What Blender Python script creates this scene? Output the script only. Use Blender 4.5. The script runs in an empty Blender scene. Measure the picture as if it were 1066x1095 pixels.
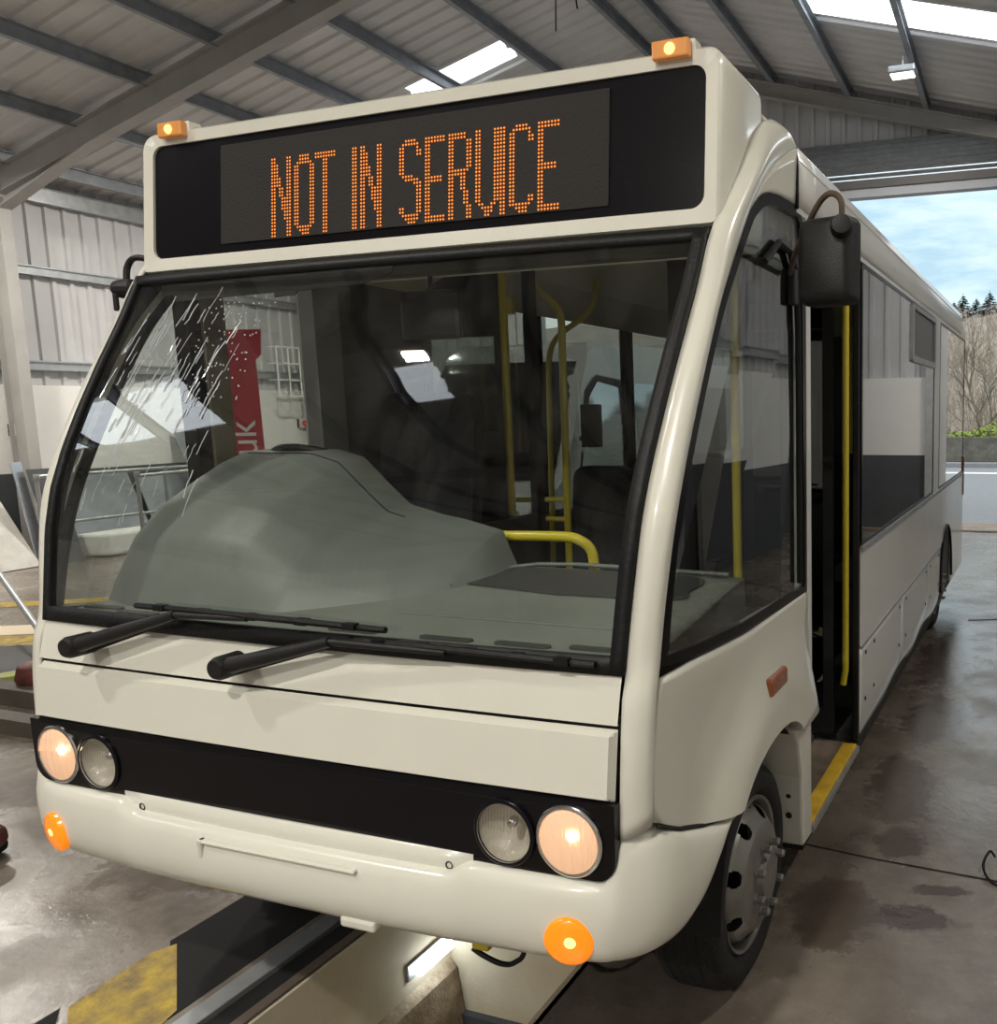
import bpy, math, random
from mathutils import Vector, Matrix
random.seed(7)
PI = math.pi
S = bpy.context.scene
COL = S.collection
# ------------------------------------------------------------------ materials
MATS = {}
def new_mat(name):
    m = bpy.data.materials.new(name); m.use_nodes = True
    nt = m.node_tree; nt.nodes.clear()
    out = nt.nodes.new('ShaderNodeOutputMaterial')
    return m, nt, out
def mat(name, col, rough=.5, metal=0., coat=0., bump=0., bscale=60., var=0., vscale=4., emis=None, estr=0., spec=.5, stretch=None, col2=None):
    m, nt, out = new_mat(name)
    N, L = nt.nodes, nt.links
    b = N.new('ShaderNodeBsdfPrincipled')
    b.inputs['Base Color'].default_value = (*col, 1); b.inputs['Roughness'].default_value = rough
    b.inputs['Metallic'].default_value = metal; b.inputs['Coat Weight'].default_value = coat
    b.inputs['Coat Roughness'].default_value = .06
    b.inputs['Specular IOR Level'].default_value = spec
    if emis: b.inputs['Emission Color'].default_value = (*emis, 1); b.inputs['Emission Strength'].default_value = estr
    tc = N.new('ShaderNodeTexCoord'); mp = N.new('ShaderNodeMapping')
    L.new(tc.outputs['Object'], mp.inputs['Vector'])
    if stretch: mp.inputs['Scale'].default_value = stretch
    if var > 0 or col2:
        n = N.new('ShaderNodeTexNoise'); n.inputs['Scale'].default_value = vscale; n.inputs['Detail'].default_value = 7; n.inputs['Roughness'].default_value = .62
        L.new(mp.outputs[0], n.inputs['Vector'])
        r = N.new('ShaderNodeValToRGB'); r.color_ramp.elements[0].position = .32; r.color_ramp.elements[1].position = .68
        c2 = col2 if col2 else tuple(c * (1 - var) for c in col)
        r.color_ramp.elements[0].color = (*c2, 1); r.color_ramp.elements[1].color = (*col, 1)
        L.new(n.outputs['Fac'], r.inputs['Fac']); L.new(r.outputs['Color'], b.inputs['Base Color'])
    if bump > 0:
        n2 = N.new('ShaderNodeTexNoise'); n2.inputs['Scale'].default_value = bscale; n2.inputs['Detail'].default_value = 5
        L.new(mp.outputs[0], n2.inputs['Vector'])
        bp = N.new('ShaderNodeBump'); bp.inputs['Strength'].default_value = bump; bp.inputs['Distance'].default_value = .02
        L.new(n2.outputs['Fac'], bp.inputs['Height']); L.new(bp.outputs['Normal'], b.inputs['Normal'])
    L.new(b.outputs[0], out.inputs['Surface'])
    MATS[name] = m
    return m
def glass(name, tint, boost=1., rough=.02, dirt=0., dscale=6., stretch=(1, 1, 1), streak=0.):
    m, nt, out = new_mat(name); N, L = nt.nodes, nt.links
    t = N.new('ShaderNodeBsdfTransparent'); t.inputs[0].default_value = (*tint, 1)
    g = N.new('ShaderNodeBsdfGlossy'); g.inputs['Roughness'].default_value = rough; g.inputs[0].default_value = (1, 1, 1, 1)
    f = N.new('ShaderNodeFresnel'); ge = N.new('ShaderNodeNewGeometry'); io = N.new('ShaderNodeMapRange')
    io.inputs[3].default_value = 1.5; io.inputs[4].default_value = 1 / 1.5; L.new(ge.outputs['Backfacing'], io.inputs[0]); L.new(io.outputs[0], f.inputs['IOR'])
    mu = N.new('ShaderNodeMath'); mu.operation = 'MULTIPLY'; mu.inputs[1].default_value = boost; mu.use_clamp = True
    L.new(f.outputs[0], mu.inputs[0])
    mx = N.new('ShaderNodeMixShader'); L.new(mu.outputs[0], mx.inputs[0]); L.new(t.outputs[0], mx.inputs[1]); L.new(g.outputs[0], mx.inputs[2])
    last = mx
    if dirt > 0:
        tc = N.new('ShaderNodeTexCoord'); mp = N.new('ShaderNodeMapping'); mp.inputs['Scale'].default_value = stretch
        L.new(tc.outputs['Object'], mp.inputs[0])
        n = N.new('ShaderNodeTexNoise'); n.inputs['Scale'].default_value = dscale; n.inputs['Detail'].default_value = 8; n.inputs['Roughness'].default_value = .7
        L.new(mp.outputs[0], n.inputs['Vector'])
        mr = N.new('ShaderNodeMapRange'); mr.inputs[1].default_value = .45; mr.inputs[2].default_value = .8; mr.inputs[3].default_value = 0; mr.inputs[4].default_value = dirt
        L.new(n.outputs['Fac'], mr.inputs[0])
        d = N.new('ShaderNodeBsdfDiffuse'); d.inputs[0].default_value = (.55, .56, .55, 1)
        m2 = N.new('ShaderNodeMixShader'); L.new(mr.outputs[0], m2.inputs[0]); L.new(mx.outputs[0], m2.inputs[1]); L.new(d.outputs[0], m2.inputs[2])
        last = m2
    L.new(last.outputs[0], out.inputs['Surface'])
    return m
def emit(name, col, strength):
    m, nt, out = new_mat(name)
    e = nt.nodes.new('ShaderNodeEmission'); e.inputs[0].default_value = (*col, 1); e.inputs[1].default_value = strength
    nt.links.new(e.outputs[0], out.inputs['Surface']); return m

M_white = mat('white_paint', (.76, .745, .65), .30, coat=.6, var=.05, vscale=3)
M_white2 = mat('white_paint_side', (.72, .72, .69), .3, coat=.55, var=.05, vscale=2)
M_blackgloss = mat('black_gloss', (.007, .006, .008), .22, var=.25, vscale=9, spec=.22)
M_rubber = mat('black_rubber', (.008, .008, .008), .5, bump=.15, bscale=80, spec=.3)
M_tyre = mat('tyre', (.013, .012, .012), .85, bump=.3, bscale=40)
M_plastic = mat('black_plastic', (.012, .011, .011), .5, bump=.12, bscale=200, spec=.35)
M_rim = mat('rim_silver', (.31, .30, .275), .42, metal=.55, var=.35, vscale=7)
M_rust = mat('rust_dust', (.13, .09, .06), .8, var=.5, vscale=20)
M_dark = mat('dark_void', (.012, .012, .012), .9)
M_chassis = mat('chassis', (.03, .027, .024), .9, var=.4)
M_dash = mat('dash_grey', (.21, .225, .20), .55, bump=.08, bscale=150, var=.12, vscale=5)
M_dash2 = mat('binnacle_grey', (.17, .185, .17), .45, bump=.06, bscale=150, var=.15, vscale=4)
M_dashdark = mat('dash_dark', (.05, .052, .048), .6)
M_yellow = mat('yellow_pole', (.62, .50, .03), .35, coat=.3)
M_seat = mat('seat_fabric', (.018, .019, .024), .95, bump=.3, bscale=90, var=.4, vscale=30)
M_int = mat('interior_panel', (.10, .098, .09), .7, var=.15)
M_ceil = mat('interior_ceiling', (.72, .68, .52), .5)
M_floorbus = mat('bus_floor', (.06, .06, .058), .85, var=.4, vscale=20)
M_chrome = mat('chrome', (.75, .74, .72), .15, metal=1)
M_refl = mat('lamp_reflector', (.50, .46, .39), .35, metal=.0, bump=.5, bscale=25, coat=.5)
M_lampglass = glass('lamp_glass', (.95, .95, .93), 1.2, .12)
M_ws = glass('windscreen_glass', (.90, .93, .90), 1.25, .015, dirt=.035, dscale=5, stretch=(2, 1, .7))
M_sideglass = glass('side_glass', (.62, .65, .63), 1.8, .015, dirt=.02, dscale=5)
M_tint = glass('tinted_glass', (.22, .23, .22), 2.0, .015)
M_orange = mat('amber_lens', (.75, .20, .01), .2, coat=.8, emis=(1., .25, .0), estr=.8)
M_amberdull = mat('amber_dull', (.30, .08, .02), .25, coat=.8)
M_markerlens = mat('marker_lens', (.7, .3, .08), .2, coat=.5, emis=(1., .36, .10), estr=.10)
M_hot = emit('bulb_hot', (1., .72, .42), 14)
M_hotamber = emit('bulb_amber', (1., .55, .12), 4)
M_headlens = mat('headlamp_lit', (.85, .6, .42), .25, coat=.6, emis=(1., .50, .26), estr=.42, bump=.5, bscale=30, stretch=(3, 1, .2))
M_led = emit('led_dot', (1., .20, .015), .95)
M_ledcore = emit('led_core', (1., .48, .14), 1.5)
M_ledback = mat('led_panel', (.035, .033, .032), .7, bump=.3, bscale=150, spec=.1)
M_steel = mat('galvanised', (.50, .52, .53), .42, metal=.6, var=.25, vscale=8)
M_purlin = mat('purlin_steel', (.34, .36, .39), .5, metal=.15, var=.3, vscale=5)
M_beam = mat('beam_paint', (.40, .39, .37), .6, var=.15, vscale=3)
M_clad = mat('wall_cladding', (.56, .56, .565), .55, metal=.05, var=.12, vscale=1.5)
M_roofclad = mat('roof_cladding', (.70, .69, .685), .6, var=.15, vscale=1.2)
M_block = mat('white_block', (.82, .81, .78), .8, bump=.1, bscale=30, var=.06, vscale=2)
M_blockdark = mat('dark_block', (.075, .08, .085), .75, var=.2)
M_yellowfloor = mat('yellow_floor_paint', (.62, .42, .03), .5, col2=(.16, .11, .05), vscale=9, bump=.2)
M_yellowstep = mat('yellow_step', (.80, .50, .03), .6, var=.35, vscale=12)
M_red = mat('red_board', (.50, .03, .05), .5, var=.15)
M_redpaint = mat('red_jack', (.22, .03, .022), .5, col2=(.03, .015, .012), vscale=10)
M_skylight = None

# ------------------------------------------------------------------ mesh builder
class MB:
    def __init__(s): s.v = []; s.f = []; s.m = []
    def add(s, vs, fs, mi=0):
        o = len(s.v); s.v += [tuple(v) for v in vs]
        for f in fs: s.f.append([i + o for i in f]); s.m.append(mi)
        return s
    def box(s, x0, x1, y0, y1, z0, z1, mi=0):
        vs = [(x, y, z) for x in (x0, x1) for y in (y0, y1) for z in (z0, z1)]
        return s.add(vs, [(0, 1, 3, 2), (4, 6, 7, 5), (0, 4, 5, 1), (2, 3, 7, 6), (0, 2, 6, 4), (1, 5, 7, 3)], mi)
    def obox(s, c, ax, ay, az, mi=0):   # centre + half-axis vectors
        c, ax, ay, az = map(Vector, (c, ax, ay, az))
        vs = [c + ax * i + ay * j + az * k for i in (-1, 1) for j in (-1, 1) for k in (-1, 1)]
        return s.add(vs, [(0, 1, 3, 2), (4, 6, 7, 5), (0, 4, 5, 1), (2, 3, 7, 6), (0, 2, 6, 4), (1, 5, 7, 3)], mi)
    def grid(s, fn, nu, nv, mi=0, closeu=False):
        vs = [fn(i / nu, j / nv) for j in range(nv + 1) for i in range(nu + (0 if closeu else 1))]
        w = nu if closeu else nu + 1
        fs = []
        for j in range(nv):
            for i in range(nu):
                a = j * w + i; b = j * w + (i + 1) % w
                fs.append((a, b, b + w, a + w))
        return s.add(vs, fs, mi)
    def tube(s, pts, r, n=10, mi=0, caps=True):
        pts = [Vector(p) for p in pts]
        rs = r if isinstance(r, (list, tuple)) else [r] * len(pts)
        vs = []; up = None
        for i, p in enumerate(pts):
            d = (pts[min(i + 1, len(pts) - 1)] - pts[max(i - 1, 0)]).normalized()
            if up is None:
                up = Vector((0, 0, 1)) if abs(d.z) < .9 else Vector((1, 0, 0))
            a = d.cross(up).normalized(); up2 = a.cross(d).normalized(); up = up2
            for k in range(n):
                t = 2 * PI * k / n
                vs.append(p + (a * math.cos(t) + up2 * math.sin(t)) * rs[i])
        fs = []
        for i in range(len(pts) - 1):
            for k in range(n):
                fs.append((i * n + k, i * n + (k + 1) % n, (i + 1) * n + (k + 1) % n, (i + 1) * n + k))
        if caps:
            fs.append(tuple(range(n))[::-1]); fs.append(tuple((len(pts) - 1) * n + k for k in range(n)))
        return s.add(vs, fs, mi)
    def lathe(s, prof, c, axis, n=32, mi=0, ref=None):   # prof: (r, h) along axis
        c = Vector(c); ax = Vector(axis).normalized()
        a = ax.orthogonal().normalized() if ref is None else Vector(ref); b = ax.cross(a)
        vs = [c + ax * h + (a * math.cos(2 * PI * k / n) + b * math.sin(2 * PI * k / n)) * r for r, h in prof for k in range(n)]
        fs = [(i * n + k, i * n + (k + 1) % n, (i + 1) * n + (k + 1) % n, (i + 1) * n + k) for i in range(len(prof) - 1) for k in range(n)]
        return s.add(vs, fs, mi)
    def prism(s, poly, d, mi=0):  # poly list of 3D points, extruded by vector d
        n = len(poly); d = Vector(d)
        vs = [Vector(p) for p in poly] + [Vector(p) + d for p in poly]
        fs = [tuple(range(n)), tuple(range(n, 2 * n))[::-1]] + [(i, i + n, (i + 1) % n + n, (i + 1) % n) for i in range(n)]
        return s.add(vs, fs, mi)
    def ring(s, outer, inner, mi=0):
        n = len(outer)
        return s.add(list(outer) + list(inner), [(i, (i + 1) % n, n + (i + 1) % n, n + i) for i in range(n)], mi)
    def build(s, name, mats, parent=None, smooth=None, bevel=0, solid=0, sub=0, mirror=False, xf=None, offs=1):
        me = bpy.data.meshes.new(name)
        vs = s.v
        if mirror: vs = [(-x, y, z) for x, y, z in vs]
        if xf: vs = [tuple(xf @ Vector(v)) for v in vs]
        me.from_pydata([tuple(v) for v in vs], [], s.f if not mirror else [f[::-1] for f in s.f])
        for m in (mats if isinstance(mats, (list, tuple)) else [mats]): me.materials.append(m)
        for p, mi in zip(me.polygons, s.m): p.material_index = mi
        import bmesh
        bm = bmesh.new(); bm.from_mesh(me)
        bmesh.ops.remove_doubles(bm, verts=bm.verts, dist=1e-5)
        bmesh.ops.recalc_face_normals(bm, faces=bm.faces)
        bm.to_mesh(me); bm.free()
        if smooth is not None:
            me.shade_smooth(); me.set_sharp_from_angle(angle=math.radians(smooth))
        o = bpy.data.objects.new(name, me); COL.objects.link(o)
        if parent: o.parent = parent
        if solid:
            md = o.modifiers.new('solid', 'SOLIDIFY'); md.thickness = solid; md.offset = offs
        if bevel:
            md = o.modifiers.new('bev', 'BEVEL'); md.width = bevel; md.segments = 2; md.limit_method = 'ANGLE'; md.angle_limit = math.radians(40)
            md.harden_normals = False
        if sub:
            md = o.modifiers.new('sub', 'SUBSURF'); md.levels = sub; md.render_levels = sub
        return o
def empty(name, loc=(0, 0, 0)):
    o = bpy.data.objects.new(name, None); COL.objects.link(o); o.location = loc; return o
def tag(o, label=None, cat=None, group=None, kind=None):
    if label: o['label'] = label
    if cat: o['category'] = cat
    if group: o['group'] = group
    if kind: o['kind'] = kind
    return o
def struct(o, label=None, cat=None): return tag(o, label, cat, kind='structure')
def dup(o, parent=None):
    c = o.copy(); COL.objects.link(c); c.parent = parent
    for ch in list(o.children): dup(ch, c)
    return c
def lerp(a, b, t): return a + (b - a) * t
def interp(tab, x):
    if x <= tab[0][0]: return tab[0][1]
    for (a, fa), (b, fb) in zip(tab, tab[1:]):
        if x <= b: return lerp(fa, fb, (x - a) / (b - a))
    return tab[-1][1]
def smooth01(t): t = max(0, min(1, t)); return t * t * (3 - 2 * t)
def catmull(pts, n=6):
    P = [Vector(p) for p in pts]; P = [P[0] * 2 - P[1]] + P + [P[-1] * 2 - P[-2]]; out = []
    for i in range(1, len(P) - 2):
        for k in range(n):
            t = k / n
            out.append(.5 * ((2 * P[i]) + (-P[i - 1] + P[i + 1]) * t + (2 * P[i - 1] - 5 * P[i] + 4 * P[i + 1] - P[i + 2]) * t * t + (-P[i - 1] + 3 * P[i] - 3 * P[i + 1] + P[i + 2]) * t ** 3))
    out.append(P[-2]); return out
def resample(pts, n):
    L = [0]
    for a, b in zip(pts, pts[1:]): L.append(L[-1] + (Vector(b) - Vector(a)).length)
    out = []
    for k in range(n + 1):
        t = L[-1] * k / n; i = 0
        while i < len(L) - 2 and L[i + 1] < t: i += 1
        out.append(Vector(pts[i]).lerp(Vector(pts[i + 1]), (t - L[i]) / max(1e-9, L[i + 1] - L[i])))
    return out
def rrect(x0, x1, z0, z1, r, n=6):
    out = []
    for cx, cz, a0 in ((x1 - r, z1 - r, 0), (x0 + r, z1 - r, 90), (x0 + r, z0 + r, 180), (x1 - r, z0 + r, 270)):
        for k in range(n + 1):
            a = math.radians(a0 + 90 * k / n); out.append((cx + r * math.cos(a), cz + r * math.sin(a)))
    return out
def text_mesh(body, size, M, extrude=.003):
    cu = bpy.data.curves.new('t', 'FONT'); cu.body = body; cu.size = size; cu.extrude = extrude
    o = bpy.data.objects.new('t', cu); COL.objects.link(o)
    dg = bpy.context.evaluated_depsgraph_get(); me = bpy.data.meshes.new_from_object(o.evaluated_get(dg))
    bpy.data.objects.remove(o); bpy.data.curves.remove(cu)
    me.transform(M); return me

# ================================================================== THE BUS
bus = empty('bus', (0, 0, 0))
tag(bus, 'white single-deck bus with lit NOT IN SERVICE sign, parked over the pit', 'bus')

YE = [(1.30, .068), (1.319, .075), (1.477, .101), (1.6, .122), (1.724, .155), (1.85, .207), (1.975, .27), (2.12, .35), (2.271, .44), (2.36, .487), (2.45, .535)]
XE = [(1.319, 1.021), (1.477, 1.03), (1.724, 1.045), (1.975, 1.06), (2.271, 1.075), (2.44, 1.081)]
def ws(s, z, out=0.):       # s in -1..1
    z2 = z
    return Vector((s * interp(XE, z), interp(YE, z) - .022 * (1 - s * s) - out, z2 + out * .4))

# windscreen
mb = MB(); mb.grid(lambda u, v: ws((2 * u - 1) * .985, 1.335 + v * 1.085), 32, 24)
wsg = mb.build('windscreen', M_ws, bus, smooth=60)
# seal around windscreen
mb = MB()
def wsk(a0, a1, z0, z1, n, out=.012):
    mb.grid(lambda u, v: ws(lerp(a0, a1, u), lerp(z0, z1, v), out), *n)
wb, wt = 1.318, 2.437
mb.grid(lambda u, v: ws(-1 + .022 * u, lerp(wb, wt, v), .012), 2, 30)
mb.grid(lambda u, v: ws(1 - .037 * u, lerp(wb, wt, v), .012), 2, 30)
mb.grid(lambda u, v: ws(lerp(-1, 1, u), lerp(wb, wb + .045, v), .012), 30, 2)
mb.grid(lambda u, v: ws(lerp(-1, 1, u), lerp(wt - .03, wt, v), .012), 30, 2)
mb.build('windscreen_seal', M_rubber, bus, smooth=40, solid=.02, offs=-1)
# upper front panel below windscreen (white)
def yfront(z): return interp([(.80, 0.0), (.92, 0.0), (1.02, .008), (1.19, .034), (1.30, .062), (1.32, .07)], z)
mb = MB()
def fp(x, z, out=0): return (x, yfront(z) - .014 * (1 - (x / 1.02) ** 2) - out, z)
mb.grid(lambda u, v: fp(lerp(-1.015, 1.015, u), lerp(1.208, 1.322, v)), 24, 4)
mb.grid(lambda u, v: (lerp(-1.015, 1.015, u), fp(lerp(-1.015, 1.015, u), 1.208)[1] + .03 * v, 1.208), 24, 1)
mb.build('scuttle_panel', M_white, bus, smooth=35)
# lower bonnet panel, proud with chamfered edges
mb = MB()
def bon(u, v):
    x = lerp(-1.012, 1.012, u); z = lerp(1.025, 1.196, v)
    e = min(1, min(u, 1 - u) * 2.024 / .012, min(v, 1 - v) * .171 / .012)
    return (x, fp(x, z)[1] - .022 * e + .012, z)
us = [0, .003, .006] + [k / 20 for k in range(1, 20)] + [.994, .997, 1]; vs_ = [0, .03, .07, .3, .6, .93, .97, 1]
mb.add([bon(u, v) for v in vs_ for u in us], [(j * len(us) + i, j * len(us) + i + 1, (j + 1) * len(us) + i + 1, (j + 1) * len(us) + i) for j in range(len(vs_) - 1) for i in range(len(us) - 1)])
mb.build('bonnet_panel', M_white, bus, smooth=25)
# dark gap behind seams
mb = MB(); mb.box(-1.02, 1.02, .05, .07, 1.18, 1.23); mb.build('panel_gap', M_dark, bus)
# seam catches
# grille panel (black)
mb = MB()
gp = [(-.965, .84)] + [(-.60, .822)] + [(-.56, .842), (.56, .842), (.60, .822), (.965, .828)]
arc = [(.965 + .055 * math.sin(t * PI / 2 / 5), .885 - .055 * math.cos(t * PI / 2 / 5)) for t in range(6)]
arcl = [(-x, z) for x, z in arc][::-1]
poly = [(-.56, .842), (.56, .842), (.60, .826)] + arc + [(1.022, 1.026), (-1.022, 1.026)] + arcl + [(-.60, .826)]
def gy(x): return -.004 - .012 * (1 - min(1, abs(x)) ** 2)
from mathutils.geometry import tessellate_polygon
holes = [[(cx_ + r_ * math.cos(2 * PI * k / 40), .922 + dz_ + r_ * math.sin(2 * PI * k / 40)) for k in range(40)] for cx_, r_, dz_ in ((-.899, .086, .002), (-.718, .082, -.002), (.718, .082, -.002), (.899, .086, .002))]
loops = [poly] + holes
allp = [p_ for l_ in loops for p_ in l_]
tr_ = tessellate_polygon([[Vector((x, z, 0)) for x, z in l_] for l_ in loops])
mb.add([(x, gy(x), z) for x, z in allp], [tuple(t_) for t_ in tr_])
n_ = len(poly); mb.add([(x, gy(x), z) for x, z in poly] + [(x, gy(x) + .03, z) for x, z in poly], [(i, (i + 1) % n_, (i + 1) % n_ + n_, i + n_) for i in range(n_)])
for l_ in holes: mb.add([(x, gy(x), z) for x, z in l_] + [(x, gy(x) + .03, z) for x, z in l_], [(i, (i + 1) % 40, (i + 1) % 40 + 40, i + 40) for i in range(40)])
mb.build('grille_panel', M_blackgloss, bus)
# recessed white strip with bolts under the grille
mb = MB(); mb.grid(lambda u, v: (lerp(-.62, .62, u), -.012 - .012 * (1 - (u * 2 - 1) ** 2), lerp(.76, .845, v)), 12, 2)
st = mb.build('lower_grille_strip', M_white, bus, solid=.02, offs=-1, smooth=40)
for x in (-.548, .548):
    m2 = MB(); m2.lathe([(.0, -.006), (.006, -.006), (.008, 0), (.012, 0)], (x, -.016, .806), (0, -1, 0), 12)
    m2.build('bolt', M_dark, st, smooth=30)

# bumper: plan path x outward, y
PLAN = [(0, -.06), (.3, -.058), (.6, -.05), (.85, -.035), (.98, -.015), (1.05, .02), (1.10, .085), (1.125, .19), (1.135, .33), (1.13, .43), (1.125, .515)]
PLANr = resample(catmull([(x, y, 0) for x, y in PLAN], 6), 60)
def bumper_pt(u, v):   # u in -1..1
    a = abs(u) * 60; i = min(59, int(a)); P = PLANr[i].lerp(PLANr[i + 1], a - i)
    T = (PLANr[i + 1] - PLANr[i]).normalized(); nrm = Vector((-T.y * -1, 0, 0)); nrm = Vector((T.y, -T.x, 0))
    x, y = P.x, P.y
    # top height
    zt = .83
    if x < .64: zt = lerp(.798, .832, smooth01((x - .545) / .08))
    elif y < .05 and x < 1.0: zt = lerp(.832, .826, (x - .64) / .36)
    if x >= .98: zt = lerp(.826, .945, smooth01((x - .98) / .05))
    if y > .06: zt = min(zt, interp([(.06, .945), (.09, .938), (.2, .880), (.33, .828), (.42, .803), (.515, .785)], y))
    zb = .605
    if y > .1: zb = lerp(.605, .80, smooth01((y - .1) / .43) ** 1.6) if y < .52 else .79
    zb = min(zb, zt - .01)
    if x > .9: zb = max(zb, .605)
    prof = [(0, -.045), (.03, -.018), (.10, -.004), (.25, .006), (.45, .012), (.65, .012), (.82, .004), (.93, -.012), (1., -.04)]
    o = interp(prof, v)
    if x > .98 and v < .5: o -= .012 * (1 - v * 2) * smooth01((x - .98) / .03) * smooth01((.16 - y) / .12)
    zz = lerp(zt, zb, v)
    return Vector((x, y, 0)) + nrm * o + Vector((0, 0, zz))
def bf(u, v):
    w = 2 * u - 1; p = bumper_pt(w, v)
    return (math.copysign(p.x, w) if w else 0, p.y, p.z)
VV = [0, .015, .03, .06, .1, .17, .25, .35, .45, .55, .65, .74, .82, .88, .93, .97, 1]
mb = MB(); NU = 200
vs = [bf(i / NU, v) for v in VV for i in range(NU + 1)]
mb.add(vs, [(j * (NU + 1) + i, j * (NU + 1) + i + 1, (j + 1) * (NU + 1) + i + 1, (j + 1) * (NU + 1) + i) for j in range(len(VV) - 1) for i in range(NU)])
# top shelf joining back to the body
mb.grid(lambda u, v: (bf(u, 0)[0] * lerp(1, .985, v), bf(u, 0)[1] + .03 * v, bf(u, 0)[2]), 200, 1)
bum = mb.build('bumper', M_white, bus, smooth=50, solid=.012, offs=-1)
# number plate plinth & tow eye cover
mb = MB()
for P0, P1 in (((-.25, .762), (.285, .762)),):
    mb.prism([(-.262, -.070, .775), (.288, -.070, .775), (.292, -.0735, .768), (-.266, -.0745, .768)], (0, .03, 0))
mb.prism([(-.262, -.074, .775), (-.245, -.074, .775), (-.25, -.071, .72), (-.262, -.071, .72)], (0, .03, 0))
mb.build('plate_ledge', M_white, bum, bevel=.003)
mb = MB(); mb.box(.22, .335, -.062, -.03, .602, .632); mb.build('towing_eye_cover', M_white, bum, bevel=.008)

# lamps --------------------------------------------------------------
def round_lamp(x, z, y, r, lit, name, lab):
    mb = MB(); mb.lathe([(r + .005, .012), (r + .005, -.006), (r + .001, -.009), (r - .005, -.009), (r - .008, -.002)], (x, y, z), (0, 1, 0), 40)
    rim = mb.build(name, M_blackgloss if not lit else M_chrome, bus, smooth=50)
    if lab: rim['label'] = lab
    mb = MB(); mb.lathe([(r - .006, -.008), (r * .9, .01), (r * .6, .035), (r * .3, .048), (.0, .05)], (x, y, z), (0, 1, 0), 40)
    mb.build('reflector', M_refl, rim, smooth=70)
    mb = MB(); mb.lathe([(r - .004, -.006), (r * .8, -.011), (r * .5, -.015), (.0, -.017)], (x, y, z), (0, 1, 0), 40)
    mb.build('lens', M_lampglass if not lit else M_headlens, rim, smooth=70)
    # fluting ribs on the lens
    mb = MB()
    for k in range(-8, 9):
        xx = k * r / 9; h = math.sqrt(max(0, (r * .92) ** 2 - xx * xx))
        zz = z + h * .15
        mb.tube([(x + xx, y - .017 + .008 * (xx / r) ** 2, zz), (x + xx, y - .010 + .004 * (xx / r) ** 2, z + h * .93)], .0013, 5)
    mb.build('lens_ribs', M_lampglass if not lit else M_headlens, rim)
    mb = MB(); bx = x + (.018 if x > 0 else .038); bz = z + .022
    mb.lathe([(.0, -.022), (.012, -.018), (.016, 0), (.0, .012)], (bx, y + (.02 if not lit else -.004), bz), (0, 1, 0), 16)
    mb.build('bulb', M_hot if lit else M_chrome, rim, smooth=60)
    return rim
for sx in (-1, 1):
    round_lamp(sx * .899, .924, -.006, .087, True, 'headlamp', 'lit warm headlamp')
    round_lamp(sx * .718, .920, -.010, .083, False, 'spot_lamp', 'unlit round lamp inboard of the headlamp')
    # indicator in bumper
    x, z = sx * .906, .683
    yy = -.058
    ax = Vector((sx * .20, -1, -.08)).normalized()
    mb = MB(); mb.lathe([(.063, -.03), (.063, .002), (.055, .008), (.04, .013), (.0, .016)], (x, yy + .018, z), ax, 36)
    ind = mb.build('indicator', M_orange, bus, smooth=60); ind['label'] = 'lit orange round indicator'
    mb = MB(); mb.lathe([(.016, .012), (.011, .018), (.0, .020)], Vector((x + .008, yy + .018, z + .008)), ax, 16); mb.build('bulb', M_hotamber, ind, smooth=60)


# water runs and scratches on the glass, driver's side
rs = random.Random(12); mb = MB()
for k in range(95):
    s0 = rs.uniform(-.93, -.42); z0 = rs.uniform(1.62, 2.28) if k % 3 else rs.uniform(1.95, 2.2); l_ = rs.uniform(.02, .12)
    sl_ = rs.uniform(.10, .30)
    P_ = [ws(s0 + sl_ * l_ * t_ + rs.uniform(-.003, .003), z0 + l_ * t_, .002) for t_ in (0, .25, .5, .75, 1)]
    mb.tube(P_, rs.uniform(.0007, .0017), 4)
for k in range(90):
    s0 = rs.uniform(-.62, -.34); z0 = rs.uniform(2.0, 2.34); mb.lathe([(0, .002), (.0025, .001), (.003, 0)], ws(s0, z0, .002), (0, -.9, .4), 6)
wsx = mb.build('water_streaks', mat('water_film', (.55, .58, .62), .15, spec=.8), wsg); wsx['kind'] = 'stuff'; wsx['label'] = 'pale water runs and droplets on the glass'
# A pillars -----------------------------------------------------------
AI = [(1.022, .02, .93), (1.022, .024, 1.02), (1.022, .05, 1.25), (1.021, .075, 1.319), (1.03, .101, 1.477), (1.045, .155, 1.724), (1.06, .27, 1.975), (1.075, .44, 2.271), (1.085, .53, 2.44), (1.095, .70, 2.62), (1.098, .82, 2.75), (1.098, .917, 2.825), (1.098, 1.02, 2.865)]
AO = [(1.083, .075, .955), (1.085, .08, 1.02), (1.087, .105, 1.25), (1.088, .125, 1.319), (1.092, .165, 1.496), (1.096, .225, 1.69), (1.10, .33, 1.91), (1.106, .50, 2.21), (1.110, .64, 2.39), (1.114, .79, 2.56), (1.12, .96, 2.70), (1.123, 1.13, 2.79), (1.125, 1.215, 2.825)]
AIc = resample(catmull(AI, 6), 60); AOc = resample(catmull(AO, 6), 60)
def apil(u, v):
    a = v * 60; i = min(59, int(a)); p = AIc[i].lerp(AIc[i + 1], a - i); q = AOc[i].lerp(AOc[i + 1], a - i)
    b = math.sin(u * PI) ** .75 * (.35 + .2 * smooth01(v / .10) + .45 * smooth01((v - .16) / .2)) * (1 - .55 * smooth01((v - .78) / .2))
    r = p.lerp(q, u) + Vector((.042, -.026, .008)) * b
    return r
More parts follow.
